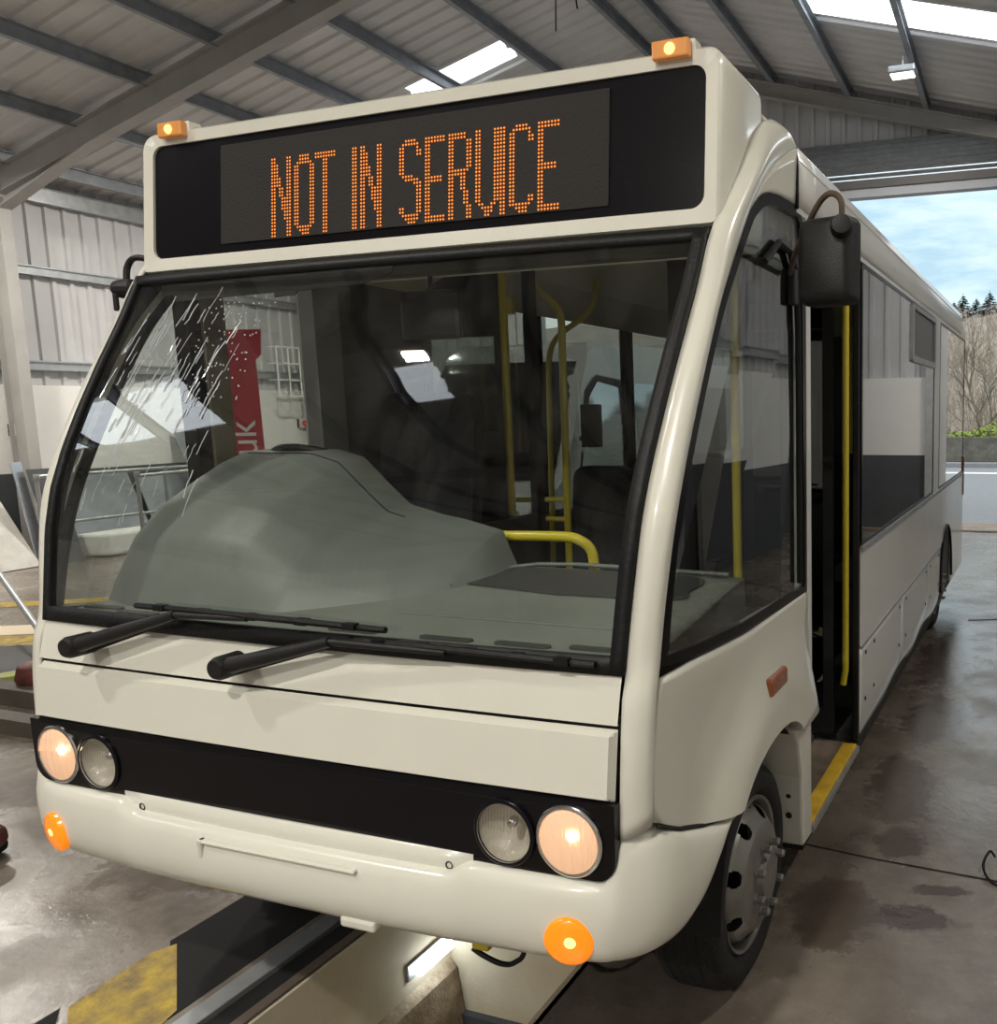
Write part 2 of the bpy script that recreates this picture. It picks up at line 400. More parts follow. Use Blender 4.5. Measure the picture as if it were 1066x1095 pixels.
for sx in (1, -1):
    mb = MB(); mb.grid(apil, 12, 60)
    mb.build('front_pillar', M_white, bus, smooth=60, mirror=sx < 0, solid=.012, offs=-1)
    mb = MB(); mb.grid(lambda u, v: apil(u, .12 + v * .66) * 1 + Vector((-.022, .026, 0)), 6, 40); mb.build('pillar_lining', M_rubber, bus, smooth=60, mirror=sx < 0)
# triangular panel between pillar and the side-window top / cab upper corner
def apan_top(t):
    tab = [(.60, 2.36), (.81, 2.561), (.88, 2.60), (.95, 2.622), (1.04, 2.633), (1.27, 2.646)]
    return tab
for sx in (1, -1):
    mb = MB()
    top = resample([p + Vector((.004, 0, 0)) for p in AOc if p.z > 2.53], 20)
    bot = resample(catmull([(1.114, .79, 2.555), (1.116, .86, 2.596), (1.118, .93, 2.618), (1.12, 1.04, 2.633), (1.122, 1.21, 2.643)], 5), 20)
    mb.grid(lambda u, v: bot[round(u * 20)].lerp(top[round(u * 20)], v), 20, 4)
    mb.build('corner_panel', M_white, bus, smooth=60, mirror=sx < 0, solid=.02, offs=-1)

# destination box -----------------------------------------------------
def ybox(z): return lerp(.553, .600, (z - 2.45) / .485)
mb = MB()
out0 = rrect(-1.098, 1.098, 2.452, 2.938, .05)
def sqb(P_, r_, x_, z_): return [(math.copysign(x_ - (x_ - abs(x)) * .35, x), z_ + (z - z_) * .35) if (z < z_ + r_ and abs(x) > x_ - r_) else (x, z) for x, z in P_]
out0 = sqb(out0, .05, 1.098, 2.452); inn = rrect(-1.05, 1.05, 2.503, 2.892, .04)
o1 = sqb(rrect(-1.088, 1.088, 2.460, 2.928, .05), .05, 1.088, 2.460)
L0 = [(x, ybox(z) + .006, z) for x, z in inn]; L0b = [(x, ybox(z) + .03, z) for x, z in inn]
L1 = [(x, ybox(z), z) for x, z in o1]; L2 = [(x, ybox(z) + .014, z) for x, z in out0]
L3 = [(x, .80, z) for x, z in out0]; L4 = [(x, .925, z - .004) for x, z in out0]; L5 = [(x * .985, .935, z - .014) for x, z in out0]
mb.ring(L0b, L0); mb.ring(L0, L1); mb.ring(L1, L2); mb.ring(L2, L3); mb.ring(L3, L4); mb.ring(L4, L5)
db = mb.build('destination_box', M_white, bus, smooth=50)
mb = MB(); n = len(inn)
mb.add([(x * .999, ybox(z) + .014, z) for x, z in inn], [tuple(range(n))])
mb.build('sign_glass', M_blackgloss, db)
mb = MB(); pr = rrect(-.735, .752, 2.535, 2.865, .004, 2)
mb.prism([(x, ybox(z) + .010, z) for x, z in pr], (0, .01, 0)); mb.build('display_panel', M_ledback, db)
# LED dots
def seg(grid, pts, w=2):
    pass
G = {}
def V2(*cols):  # columns with row ranges
    pass
rows = 24
def glyph(ch):
    s = set()
    def vl(c, r0=0, r1=23):
        for r in range(r0, r1 + 1): s.add((c, r))
    def hl(r, c0, c1):
        for c in range(c0, c1 + 1): s.add((c, r))
    if ch == 'N':
        vl(0); vl(1); vl(6); vl(7)
        for r in range(2, 22):
            c = 1 + int((r - 2) / 20 * 6); s.add((c, r)); s.add((c + 1, r)) if c < 6 else None
    elif ch == 'O':
        for c in (0, 1): vl(c, 3, 20)
        for c in (6, 7): vl(c, 3, 20)
        hl(0, 2, 5); hl(1, 2, 5); hl(22, 2, 5); hl(23, 3, 5); hl(2, 1, 6); hl(21, 1, 6)
    elif ch == 'T':
        hl(0, 0, 7); hl(1, 0, 7); vl(3); vl(4)
    elif ch == 'I':
        vl(0); vl(1)
    elif ch == 'S':
        hl(0, 2, 5); hl(1, 1, 6); 
        for c in (0, 1): vl(c, 2, 9)
        vl(6, 2, 4); vl(7, 3, 4); hl(10, 1, 4); hl(11, 2, 6); s.add((5, 12))
        for c in (6, 7): vl(c, 12, 20)
        s.add((5, 12)); vl(0, 19, 20); vl(1, 19, 21); hl(21, 1, 6); hl(22, 2, 6); hl(23, 3, 5)
    elif ch == 'E':
        vl(0); vl(1); hl(0, 0, 6); hl(1, 0, 6); hl(11, 0, 5); hl(12, 0, 5); hl(22, 0, 6); hl(23, 0, 6)
    elif ch == 'R':
        vl(0); vl(1); hl(0, 0, 5); hl(1, 0, 5)
        for c in (6, 7): vl(c, 2, 9)
        hl(10, 0, 6); hl(11, 0, 5)
        for r in range(12, 24):
            c = 4 + int((r - 12) / 12 * 3.2); s.add((c, r)); s.add((min(7, c + 1), r))
    elif ch == 'V':
        for c in (0, 1, 6, 7): vl(c, 0, 19)
        hl(20, 1, 6); hl(21, 2, 5); hl(22, 3, 5); hl(23, 3, 4)
        s.add((2, 20)); s.discard((3, 20)); s.discard((4, 20))
    elif ch == 'C':
        hl(0, 2, 5); hl(1, 1, 6)
        for c in (0, 1): vl(c, 2, 21)
        vl(6, 2, 4); vl(7, 3, 4); vl(7, 19, 20); vl(6, 19, 21); hl(21, 1, 6); hl(22, 2, 5); hl(23, 3, 5)
    return s
mbd = MB(); mbc = MB()
pit_ = .0109; vp = .250 / 23
def dot(m, x, z, r, off):
    y = ybox(z) + .010 - off
    m.add([(x + r * math.cos(k * PI / 3), y, z + r * math.sin(k * PI / 3)) for k in range(6)], [(0, 1, 2, 3, 4, 5)])
for ch, c0 in (('N', 0), ('O', 9), ('T', 17), ('I', 31), ('N', 34), ('S', 48), ('E', 57), ('R', 65), ('V', 74), ('I', 82), ('C', 85), ('E', 94)):
    for c, r in sorted(glyph(ch)):
        x = -.503 + (c0 + c) * pit_; z = 2.793 - r * vp
        dot(mbd, x, z, .0042, .002); dot(mbc, x, z, .0021, .003)
lt = mbd.build('sign_text', M_led, db); lt['label'] = 'orange LED dots spelling NOT IN SERVICE'
mbc.build('led_bulbs', M_ledcore, lt)
# marker lamps
for x0, sc in ((-.933, 1), (.953, 1)):
    h = empty('marker_lamp'); h.parent = bus; h['label'] = 'lit amber marker lamp on the sign box'
    mb = MB(); mb.prism([(x0 - .065, .60, 2.915), (x0 + .065, .60, 2.915), (x0 + .065, .60, 2.962), (x0 - .065, .60, 2.962)], (0, .05, 0))
    mb.build('housing', M_white, h, bevel=.006)
    mb = MB(); mb.box(x0 - .056, x0 + .056, .575, .60, 2.908, 2.958); mb.build('lens', M_markerlens, h, bevel=.006)
    mb = MB(); mb.lathe([(.016, 0), (.012, .006), (0, .008)], (x0, .574, 2.932), (0, -1, 0), 14); mb.build('bulb', M_hotamber, h)

# roof and side shell ---------------------------------------------------
YR = 7.34
sec = [(1.125, 2.64), (1.125, 2.74), (1.122, 2.80), (1.108, 2.85), (1.08, 2.88), (1.03, 2.905), (.9, 2.925), (.5, 2.94), (0, 2.945)]
sec = sec + [(-x, z) for x, z in sec[::-1][1:]]
def endround(y): return 1 - .05 * smooth01((y - (YR - .25)) / .25) ** 2
ys = [1.22, 1.5, 3, 5, 6.8, 7.1, 7.2, 7.28, 7.34]
mb = MB(); ns = len(sec)
mb.add([(x * lerp(1, .985, smooth01((y - 7.0) / .34)), y, z if z < 2.7 else z - .05 * smooth01((y - 7.0) / .34) ** 2) for y in ys for x, z in sec],
       [(j * ns + i, j * ns + i + 1, (j + 1) * ns + i + 1, (j + 1) * ns + i) for j in range(len(ys) - 1) for i in range(ns - 1)])
mb.build('roof', M_white2, bus, smooth=50, solid=.02, offs=-1)
mb = MB(); sf = [p for p in sec if p[1] > 2.84]; n_ = len(sf)
mb.add([(x * .998, y, z - .006) for y in (.93, 1.21) for x, z in sf], [(i, i + 1, n_ + i + 1, n_ + i) for i in range(n_ - 1)])
mb.build('front_roof', M_white, bus, smooth=50, solid=.015, offs=-1)
mb = MB()
for sx in (1, -1): mb.tube([(sx * 1.122, 1.25, 2.80), (sx * 1.122, 7.2, 2.80)], .004, 6)
mb.build('gutter', M_white2, bus)
mb = MB(); mb.tube([(1.127, 1.222, 2.63), (1.127, 1.222, 2.76), (1.122, 1.222, 2.83), (1.09, 1.222, 2.886), (1.02, 1.222, 2.915)], .005, 6); mb.build('roof_seam', M_dark, bus)
mb = MB(); mb.tube([(-1.127, 1.222, 2.63), (-1.127, 1.222, 2.76), (-1.122, 1.222, 2.83), (-1.09, 1.222, 2.886)], .005, 6)
mb.build('roof_seam', M_dark, bus)

def sidepanel(name, poly, x, m, parent=bus, th=.02, lab=None, bevel=0, ylo=None):
    mb = MB(); mb.prism([(x, y, z) for y, z in poly], (-th if x > 0 else th, 0, 0)); o = mb.build(name, m, parent, bevel=bevel)
    if lab: o['label'] = lab
    return o
def arch(yc, zc, r, a0, a1, n=20, rz=None):
    return [(yc + r * math.cos(math.radians(lerp(a0, a1, k / n))), zc + (rz or r) * math.sin(math.radians(lerp(a0, a1, k / n)))) for k in range(n + 1)]
# cant rail
for sx in (1, -1): sidepanel('cant_rail', [(1.22, 2.62), (YR - .01, 2.62), (YR - .01, 2.70), (1.22, 2.70)], sx * 1.124, M_white2)
# nearside waist, lower panels
XS = 1.125
def strip(name, y0, y1, z0, z1, x, m, arch_=None):
    return sidepanel(name, [(y0, z0), (y1, z0), (y1, z1), (y0, z1)], x, m)
for sx in (1, -1):
    y0 = 2.29 if sx > 0 else 1.33
    # upper waist panel
    sidepanel('waist_panel', [(y0, .80), (5.50, .80), (5.50, 1.275), (y0, 1.275)], sx * XS, M_white2, bevel=.002)
    ar = arch(5.9, .42, .41, 180, 90, 12, .49)
    sidepanel('rear_arch_panel', [(5.50, .80), (5.50, 1.275), (6.30, 1.275), (6.30, .80)] + [p for p in arch(5.9, .42, .41, 20, 160, 24, .49) if p[1] > .80][::1], sx * XS, M_white2)
    for a, b in ((y0, 3.55), (3.56, 4.72), (4.73, 5.47)):
        mb = MB()
        def sk(u, v, a=a, b=b):
            y = lerp(a, b, u); z = lerp(.29, .79, v)
            return (sx * (XS - .002 - (.03 * (1 - v) ** 6) + (.006 * math.sin(y * 5) * (1 - v) ** 3)), y, z + .008 * math.sin(y * 7 + 1) * (1 - v) ** 2)
        mb.grid(sk, 24, 10); sp = mb.build('skirt_panel', M_white2, bus, smooth=40, solid=.015, offs=-1)
        if sx > 0:
            for yy in ((a + .12, a + .34, b - .12) if a < 3 else (a + .12, b - .12)):
                for zz in (.74, .50):
                    m2 = MB(); m2.lathe([(.0, .004), (.010, .003), (.012, 0)], (sx * (XS - (.002 if zz < .6 else 0)), yy, zz), (sx, 0, 0), 10); m2.build('fixing', M_dark, sp)
    sidepanel('rear_corner_panel', [(6.31, .34), (7.33, .34), (7.33, 1.275), (6.31, 1.275)], sx * XS, M_white2, bevel=.004)
    mb = MB(); mb.box(*sorted((sx * (XS - .004), sx * (XS + .010))), y0, 7.3, 1.268, 1.292); mb.build('waist_rail', M_steel, bus)
    mb = MB(); mb.box(*sorted((sx * (XS - .004), sx * (XS + .006))), y0, 5.49, .788, .802); mb.build('skirt_rail', M_steel, bus)
    # rear wheel arch lip
    mb = MB(); mb.tube([(sx * (XS + .002), y, z) for y, z in arch(5.9, .40, .41, 0, 180, 24, .52)], .012, 6); mb.build('arch_lip', M_rubber, bus, smooth=60)
    # window pillars
    pil = [(4.95, 5.27)] if sx > 0 else [(2.95, 3.05), (4.2, 4.3), (5.4, 5.5)]
    # dark window surround band (frame) and glass
    a0 = 2.30 if sx > 0 else 1.95
    edges = [a0] + [e for p in pil for e in p] + [7.30]
    for k in range(0, len(edges), 2):
        ya, yb = edges[k], edges[k + 1]
        hop = (k == 0)
        mb = MB(); o = rrect(ya, yb, 1.285, 2.62, .03, 4); i_ = rrect(ya + .03, yb - .03, 1.31, 2.60, .03, 4)
        X = sx * (XS - .001); X2 = sx * (XS - .03)
        mb.ring([(X, y, z) for y, z in o], [(X, y, z) for y, z in i_]); mb.ring([(X, y, z) for y, z in i_], [(X2, y, z) for y, z in i_])
        fr = mb.build('side_window', M_blackgloss, bus)
        mb = MB(); mb.add([(sx * (XS - .008), ya + .02, 1.30), (sx * (XS - .008), yb - .02, 1.30), (sx * (XS - .008), yb - .02, 2.61), (sx * (XS - .008), ya + .02, 2.61)], [(0, 1, 2, 3)])
        mb.build('pane', M_tint if sx > 0 else M_sideglass, fr, solid=.004)
        if sx > 0 and k == 0:   # hopper vent
            mb = MB(); o = rrect(3.80, 4.93, 2.24, 2.60, .02, 3); i_ = rrect(3.84, 4.89, 2.28, 2.57, .02, 3)
            X = XS + .012
            mb.ring([(X, y, z) for y, z in o], [(X, y, z) for y, z in i_]); mb.ring([(X, y, z) for y, z in o], [(X - .03, y, z) for y, z in o]); mb.ring([(X, y, z) for y, z in i_], [(X - .03, y, z) for y, z in i_])
            mb.build('hopper_frame', M_steel, fr, bevel=.003)
            mb = MB(); mb.box(XS - .006, XS - .001, 3.83, 4.9, 2.27, 2.58); mb.build('hopper_pane', M_blackgloss, fr)
    for p in pil:
        sidepanel('window_pillar', [(p[0], 1.285), (p[1], 1.285), (p[1], 2.62), (p[0], 2.62)], sx * (XS - .002), M_white2 if sx > 0 else M_plastic)
# rear panel
mb = MB(); mb.prism([(x * .985, 7.335, z - .05 if z > 2.7 else z) for x, z in ([(1.125, .35)] + sec + [(-1.125, .35)])], (0, .04, 0)); mb.build('rear_panel', M_white2, bus, bevel=.01)
# rear side light strip
mb = MB(); mb.box(1.108, 1.135, 7.30, 7.36, 1.05, 1.45); o = mb.build('rear_lamp', M_amberdull, bus, bevel=.006)

# front nearside fender --------------------------------------------------
WC = (.915, .375)        # wheel centre (y,z)
def xb(y, z):
    base = interp([(.05, 1.078), (.08, 1.084), (.2, 1.10), (.35, 1.112), (.5, 1.12), (.7, 1.125), (1.4, 1.125)], y)
    r = math.hypot((y - WC[0]) * .9, (z - WC[1]) * .78)
    fl = .038 * smooth01((.66 - r) / .17)
    return base + fl - .012 * smooth01((.22 - (1.30 - z)) / .22) * 0 - .02 * smooth01((r - .60) / .15) * smooth01((1.28 - z) / .2) * smooth01((y - .12) / .3)
archP = [(.10, .946), (.2, .888), (.33, .836), (.42, .810), (.52, .79), (.555, .82), (.60, .85), (.66, .877), (.73, .896), (.81, .905), (.90, .905), (.98, .895), (1.05, .874), (1.11, .84), (1.15, .80)]
outP = [(.082, .955), (.084, 1.08), (.105, 1.22), (.125, 1.303), (.30, 1.303), (.66, 1.281), (1.0, 1.278), (1.325, 1.275), (1.35, 1.15), (1.37, .98), (1.375, .86), (1.375, .80)]
def fender_mesh():
    ai = resample([(0, y, z) for y, z in archP], 40); ao = resample([(0, y, z) for y, z in outP], 40)
    mb = MB()
    def fn(u, v):
        k = round(u * 40); p = ai[k].lerp(ao[k], v); return (xb(p.y, p.z), p.y, p.z)
    mb.grid(fn, 40, 24)
    # inward lip of the arch
    mb.grid(lambda u, v: (xb(ai[round(u * 40)].y, ai[round(u * 40)].z) - .05 * v, ai[round(u * 40)].y, ai[round(u * 40)].z - .004 * v), 40, 1)
    # bottom edge down to the bumper, front part
    lo = resample([(0, .082, .955), (0, .16, .93), (0, .30, .86), (0, .42, .812), (0, .52, .785)], 20)
    hi = resample([(0, .082, .955), (0, .52, .785)], 20)
    return mb
for sx in (1, -1):
    fender_mesh().build('front_wing', M_white, bus, smooth=60, mirror=sx < 0, solid=.012, offs=-1)
    # black seam between wing and bumper
    mb = MB(); mb.tube([(1.088, .09, .942), (1.096, .2, .884), (1.106, .33, .832), (1.112, .42, .806), (1.118, .51, .788)], .006, 6)
    mb.build('wing_seam', M_dark, bus, mirror=sx < 0)
    # lower body pillar behind the wheel
    mb = MB(); mb.prism([(1.127, 1.25, .30), (1.127, 1.375, .29), (1.127, 1.375, .805), (1.127, 1.15, .80), (1.127, 1.20, .72), (1.127, 1.24, .58)], (-.17, 0, 0))
    pp = mb.build('arch_rear_panel', M_white, bus, bevel=.012, mirror=sx < 0)
    for z in (.42, .50):
        mb = MB(); mb.lathe([(0, .006), (.012, .005), (.015, 0)], (1.07, 1.248, z), (0, -1, 0), 10); mb.build('plug', M_dark, pp, mirror=sx < 0)
# strip of door pillar in front of the door (nearside)
mb = MB(); mb.prism([(1.126, 1.325, 1.275), (1.126, 1.375, .80), (1.126, 1.385, .80), (1.126, 1.385, 2.62), (1.126, 1.33, 2.62)], (-.05, 0, 0))
mb.build('door_pillar', M_white2, bus)
# side repeater
mb = MB(); mb.box(1.12, 1.165, .775, .945, 1.045, 1.105); o = mb.build('side_indicator', M_amberdull, bus, bevel=.01); o['label'] = 'dull amber side indicator on the wing'

# quarter side window (nearside) and driver's window (offside)
BOT = [(.118, 1.305), (.30, 1.303), (.66, 1.281), (1.0, 1.278), (1.325, 1.275)]
def side_outline():
    fr = [(p.y, p.z) for p in AOc if 1.30 < p.z < 2.56]
    top = [(.79, 2.555), (.86, 2.596), (.93, 2.618), (1.04, 2.633), (1.25, 2.64)]
    rear = [(1.30, 2.60), (1.325, 2.4), (1.325, 1.275)]
    return fr + top + rear + [(1.0, 1.278), (.66, 1.281), (.30, 1.303)]
def sideX(y, z): return interp([(.05, 1.084), (.3, 1.098), (.6, 1.11), (.9, 1.118), (1.3, 1.122)], y)
so = side_outline()
cy_, cz_ = .85, 1.8
def inset(poly, d):
    n = len(poly); out = []
    for i in range(n):
        a = Vector(poly[i - 1]); b = Vector(poly[i]); c = Vector(poly[(i + 1) % n])
        n1 = (b - a); n1 = Vector((n1.y, -n1.x)).normalized(); n2 = (c - b); n2 = Vector((n2.y, -n2.x)).normalized()
        m = (n1 + n2); m = m.normalized() if m.length > 1e-4 else n1
        out.append(tuple(b + m * d))
    return out
si = inset(so, .036)
for sx in (1, -1):
    si = inset(so, .036 if sx > 0 else .015)
    mb = MB()
    mb.ring([(sideX(y, z) + .002, y, z) for y, z in so], [(sideX(y, z) + .002, y, z) for y, z in si])
    mb.ring([(sideX(y, z) + .002, y, z) for y, z in si], [(sideX(y, z) - .02, y, z) for y, z in si])
    fr = mb.build('cab_side_window', M_blackgloss if sx > 0 else M_rubber, bus, mirror=sx < 0)
    mb = MB(); mb.add([(sideX(y, z) - .004, y, z) for y, z in si], [tuple(range(len(si)))]); mb.build('pane', M_sideglass, fr, mirror=sx < 0)
    if sx < 0:
        # pillars dividing the driver's window
        mb = MB(); mb.box(-1.115, -1.05, .665, .72, 1.3, 2.6); mb.build('divider', M_rubber, fr)
        mb = MB(); mb.box(-1.09, -1.04, .725, .815, 1.3, 2.6); mb.build('cab_pillar', mat('cab_pillar_beige', (.16, .14, .10), .7), fr)
        mb = MB(); mb.box(-1.10, -1.02, 1.22, 1.36, 1.3, 2.6); mb.build('cab_frame', mat('cab_frame_grey', (.22, .22, .21), .7), fr)
    else:
        # curved inner black band near the rear edge and quarter bar
        mb = MB(); mb.tube([(1.125, .86, 2.40), (1.128, 1.0, 2.48), (1.13, 1.12, 2.47), (1.13, 1.19, 2.40), (1.13, 1.21, 2.2), (1.13, 1.215, 1.33)], .012, 6); mb.build('sliding_rail', M_rubber, fr, smooth=60)
# offside solid panel behind the driver's window
sidepanel('cab_side_panel', [(1.33, .30), (1.33, 2.63), (1.94, 2.63), (1.94, .30)], -XS, M_white2)
mb = MB(); mb.box(-1.10, -1.085, 1.33, 1.95, 1.2, 2.62); mb.build('cab_side_lining', M_int, bus)

# door (open) : leaf folded inside, dark rubber edges, yellow pole, step ------------------
mb = MB(); mb.box(1.00, 1.03, 1.40, 1.47, .36, 2.56); mb.box(1.035, 1.06, 1.39, 1.46, .34, 2.56)
d = mb.build('door_leaf', M_rubber, bus, bevel=.004)
mb = MB(); mb.box(.55, 1.0, 2.24, 2.27, .36, 2.56); d2 = mb.build('door_leaf', M_rubber, bus, bevel=.004)
mb = MB(); mb.box(.60, .95, 2.233, 2.239, .5, 2.45); mb.build('door_glass', M_tint, d2)
mb = MB(); mb.box(1.088, 1.118, 2.262, 2.30, .30, 2.60); mb.build('door_jamb', M_rubber, bus, bevel=.006)
mb = MB(); mb.tube([(1.062, 2.235, 2.5), (1.062, 2.235, .70), (1.05, 2.235, .62)], .016, 10); mb.build('door_pole', M_yellow, d2, smooth=60)
mb = MB(); mb.box(1.05, 1.118, 1.385, 2.24, .295, .325); o = mb.build('step_edge', M_yellowstep, bus, bevel=.004); o['label'] = 'yellow anti-slip edge of the entrance step'
mb = MB(); mb.box(1.119, 1.130, 1.385, 2.24, .290, .316); mb.build('step_trim', M_steel, bus)
mb = MB(); mb.box(.1, 1.05, 1.385, 2.26, .27, .318); mb.build('step_floor', mat('step_rubber', (.20, .15, .11), .8, var=.5, vscale=12), bus)

# wheels ------------------------------------------------------------------
def wheel(name, xf_, y, z, side, lab=None):
    w = empty(name, (xf_, y, z)); w.parent = bus
    if lab: w['label'] = lab
    ax = (side, 0, 0)
    mb = MB()
    tp = [(.255, -.02), (.262, .0), (.285, .016), (.325, .018), (.352, .004), (.368, -.02), (.372, -.05), (.372, -.16), (.366, -.19), (.345, -.21), (.27, -.215), (.25, -.20)]
    mb.lathe(tp, (0, 0, 0), ax, 56)
    ty = mb.build('tyre', M_tyre, w, smooth=50)
    mb = MB()
    for k in range(4): mb.lathe([(.374, -.045 - k * .036), (.374, -.051 - k * .036)], (0, 0, 0), ax, 48)
    mb.build('tread_grooves', M_dark, w)
    mb = MB()
    mb.lathe([(.240, -.10), (.238, -.015), (.246, .004), (.255, .008), (.258, .0), (.256, -.02)], (0, 0, 0), ax, 48)
    rm = mb.build('rim', M_rim, w, smooth=40)
    # disc with oval holes: grid in polar, holes skipped
    mb = MB(); NA = 240
    ht = [(.0, .084), (.045, .082), (.075, .074), (.08, .056), (.12, .055), (.15, .052), (.174, .040), (.214, .004), (.232, -.03), (.238, -.05)]
    rad = [.238 - .0032 * k for k in range(22)] + [.165, .15, .12, .085, .080, .075, .045, .0001]
    hgt = [interp(ht, r_) for r_ in rad]
    vs = []
    for r, h in zip(rad, hgt):
        for k in range(NA):
            a = 2 * PI * k / NA; vs.append((side * h, r * math.cos(a), r * math.sin(a)))
    fs = []
    for j in range(len(rad) - 1):
        for k in range(NA):
            a = ((k + .5) / NA * 8) % 1
            if 2 <= j <= 20:
                rm_ = (rad[j] + rad[j + 1]) / 2
                if ((a - .5) / .17) ** 2 + ((rm_ - .203) / .021) ** 2 < 1: continue
            fs.append((j * NA + k, j * NA + (k + 1) % NA, (j + 1) * NA + (k + 1) % NA, (j + 1) * NA + k))
    mb.add(vs, fs); mb.build('wheel_disc', M_rim, w, smooth=40)
    mb = MB(); mb.lathe([(.236, -.09), (.0, -.09)], (0, 0, 0), ax, 32); mb.build('brake_drum', M_dark, w)
    for k in range(8):
        a = 2 * PI * (k + .3) / 8; c = (side * .050, .112 * math.cos(a), .112 * math.sin(a)); mbn = MB()
        mbn.lathe([(.019, 0), (.019, .010), (.014, .012), (.014, .034), (.010, .040), (0, .040)], c, ax, 6)
        mbn.build('wheel_nut', M_rim, w)
    return w
wheel('front_wheel', 1.035, .90, .372, 1)
wheel('front_wheel', -1.035, .90, .372, -1)
wheel('rear_wheel', 1.03, 5.9, .372, 1)
wheel('rear_wheel', -1.03, 5.9, .372, -1)
# wheel arch liners and chassis floor
for sx in (1, -1):
    for yc in (.885, 5.9):
        mb = MB(); mb.grid(lambda u, v: (sx * lerp(.72, 1.10, v), yc + .43 * math.cos(PI * u), .42 + .47 * math.sin(PI * u)), 20, 1)
        mb.add([(sx * .71, yc - .43, .3), (sx * .71, yc + .43, .3), (sx * .71, yc + .43, .9), (sx * .71, yc - .43, .9)], [(0, 1, 2, 3)])
        mb.build('wheel_housing', M_dark, bus)
mb = MB(); mb.box(-1.08, 1.08, 1.4, 5.4, .20, .27); mb.box(-.7, .7, 1.0, 1.4, .38, .5); mb.box(-.7, .7, .12, 1.4, .66, .70); mb.box(-.66, -.56, .7, 7.2, .30, .42); mb.box(.56, .66, .7, 7.2, .30, .42); mb.box(-1.05, 1.05, 6.4, 7.3, .3, .4)
mb.tube([(-.95, .9, .37), (.95, .9, .37)], .06, 12); mb.tube([(-.95, 5.9, .37), (.95, 5.9, .37)], .08, 12)
mb.build('chassis', M_chassis, bus)

# mirrors --------------------------------------------------------------
mh = empty('door_mirror'); mh.parent = bus; mh['label'] = 'black nearside mirror on a curved arm'
mb = MB(); o = rrect(-.084, .084, -.122, .122, .028, 5)
prof = [(0.86, -.012), (1., .0), (1., .05), (.985, .055)]
R_ = Matrix.Rotation(math.radians(-14), 4, 'Z')
rings = [[R_ @ Vector((x * s, y, z * s)) for x, z in o] for s, y in ((.80, -.035), (.93, -.025), (1., -.005), (1., .045), (.96, .05))]
n = len(o)
mb.add(sum(rings, []), [tuple(range(n))] + [(j * n + i, j * n + (i + 1) % n, (j + 1) * n + (i + 1) % n, (j + 1) * n + i) for j in range(4) for i in range(n)] + [tuple(range(4 * n, 5 * n))[::-1]])
h = mb.build('mirror_housing', M_plastic, mh, smooth=40); h.location = (1.350, .75, 2.368)
mb = MB(); mb.add([R_ @ Vector((x * .88, .052, z * .88)) for x, z in o], [tuple(range(n))]); g = mb.build('mirror_glass', M_chrome, mh); g.location = (1.350, .75, 2.368)
mb = MB(); mb.lathe([(0, -.03), (.026, -.026), (.032, -.01), (.032, .07)], (1.404, .70, 2.452), (-.2, .95, -.1), 18); mb.build('swivel_cap', M_plastic, mh, smooth=50)
mb = MB(); mb.tube(catmull([(1.135, 1.10, 2.40), (1.20, .95, 2.44), (1.28, .82, 2.50), (1.325, .78, 2.545), (1.36, .765, 2.558), (1.388, .76, 2.535), (1.392, .755, 2.48)], 5), .009, 10); mb.build('mirror_arm', M_rust, mh, smooth=60)
mb = MB(); mb.box(1.115, 1.142, 1.13, 1.18, 2.30, 2.42); mb.build('mirror_bracket', M_plastic, mh, bevel=.008)
mh = empty('door_mirror'); mh.parent = bus; mh['label'] = 'black offside mirror seen edge on'
mb = MB(); mb.tube(catmull([(-1.10, .60, 2.51), (-1.17, .585, 2.52), (-1.205, .58, 2.49), (-1.21, .575, 2.44)], 5), .011, 8); mb.build('mirror_arm', M_plastic, mh, smooth=60)
mb = MB(); mb.lathe([(0, -.04), (.028, -.035), (.034, -.01), (.034, .03), (.02, .05), (0, .05)], (-1.20, .56, 2.41), (.95, .3, 0), 14); mb.tube([(-1.21, .53, 2.39), (-1.21, .53, 2.33)], .01, 8); mb.build('mirror_housing', M_plastic, mh, bevel=.015)

# wipers ---------------------------------------------------------------
def wiper(piv, elbow, tip, b0, b1, lab):
    w = empty('wiper'); w.parent = bus; w['label'] = lab
    mb = MB(); P = [Vector(piv), Vector(piv).lerp(Vector(elbow), .35), Vector(elbow)]
    mb.lathe([(.0, -.03), (.026, -.028), (.033, -.015), (.033, .05)], piv, (0, 1, 0), 16)
    mb.tube([piv, Vector(piv).lerp(Vector(elbow), .5), elbow], [.024, .020, .014], 8)
    mb.tube([elbow, tip], [.010, .008], 8)
    mb.tube([Vector(piv) + Vector((.03, .02, -.02)), Vector(elbow) + Vector((-.02, .01, -.02))], .005, 6)
    mb.build('wiper_arm', M_plastic, w, smooth=50)
    mb = MB(); b0 = Vector(b0); b1 = Vector(b1); d = b1 - b0
    mb.tube([b0, b0 + d * .5, b1], .009, 6)
    off = Vector((0, -.014, .006))
    mb.tube([b0 + d * .12 + off * .4, b0 + d * .3 + off, b0 + d * .7 + off, b0 + d * .88 + off * .4], .009, 6)
    for t in (.12, .3, .5, .7, .88): mb.obox(b0 + d * t + off * .5, d.normalized() * .02, (0, .010, 0), (0, 0, .009))
    mb.build('wiper_blade', M_rubber, w)
wiper((-.755, -.02, 1.280), (-.37, .012, 1.393), (-.12, .030, 1.394), (-.565, .042, 1.402), (.345, .042, 1.393), 'black wiper on the driver side of the windscreen')
wiper((-.15, -.03, 1.272), (.20, -.002, 1.362), (.54, .028, 1.352), (.245, .040, 1.360), (.955, .050, 1.350), 'black wiper on the door side of the windscreen')

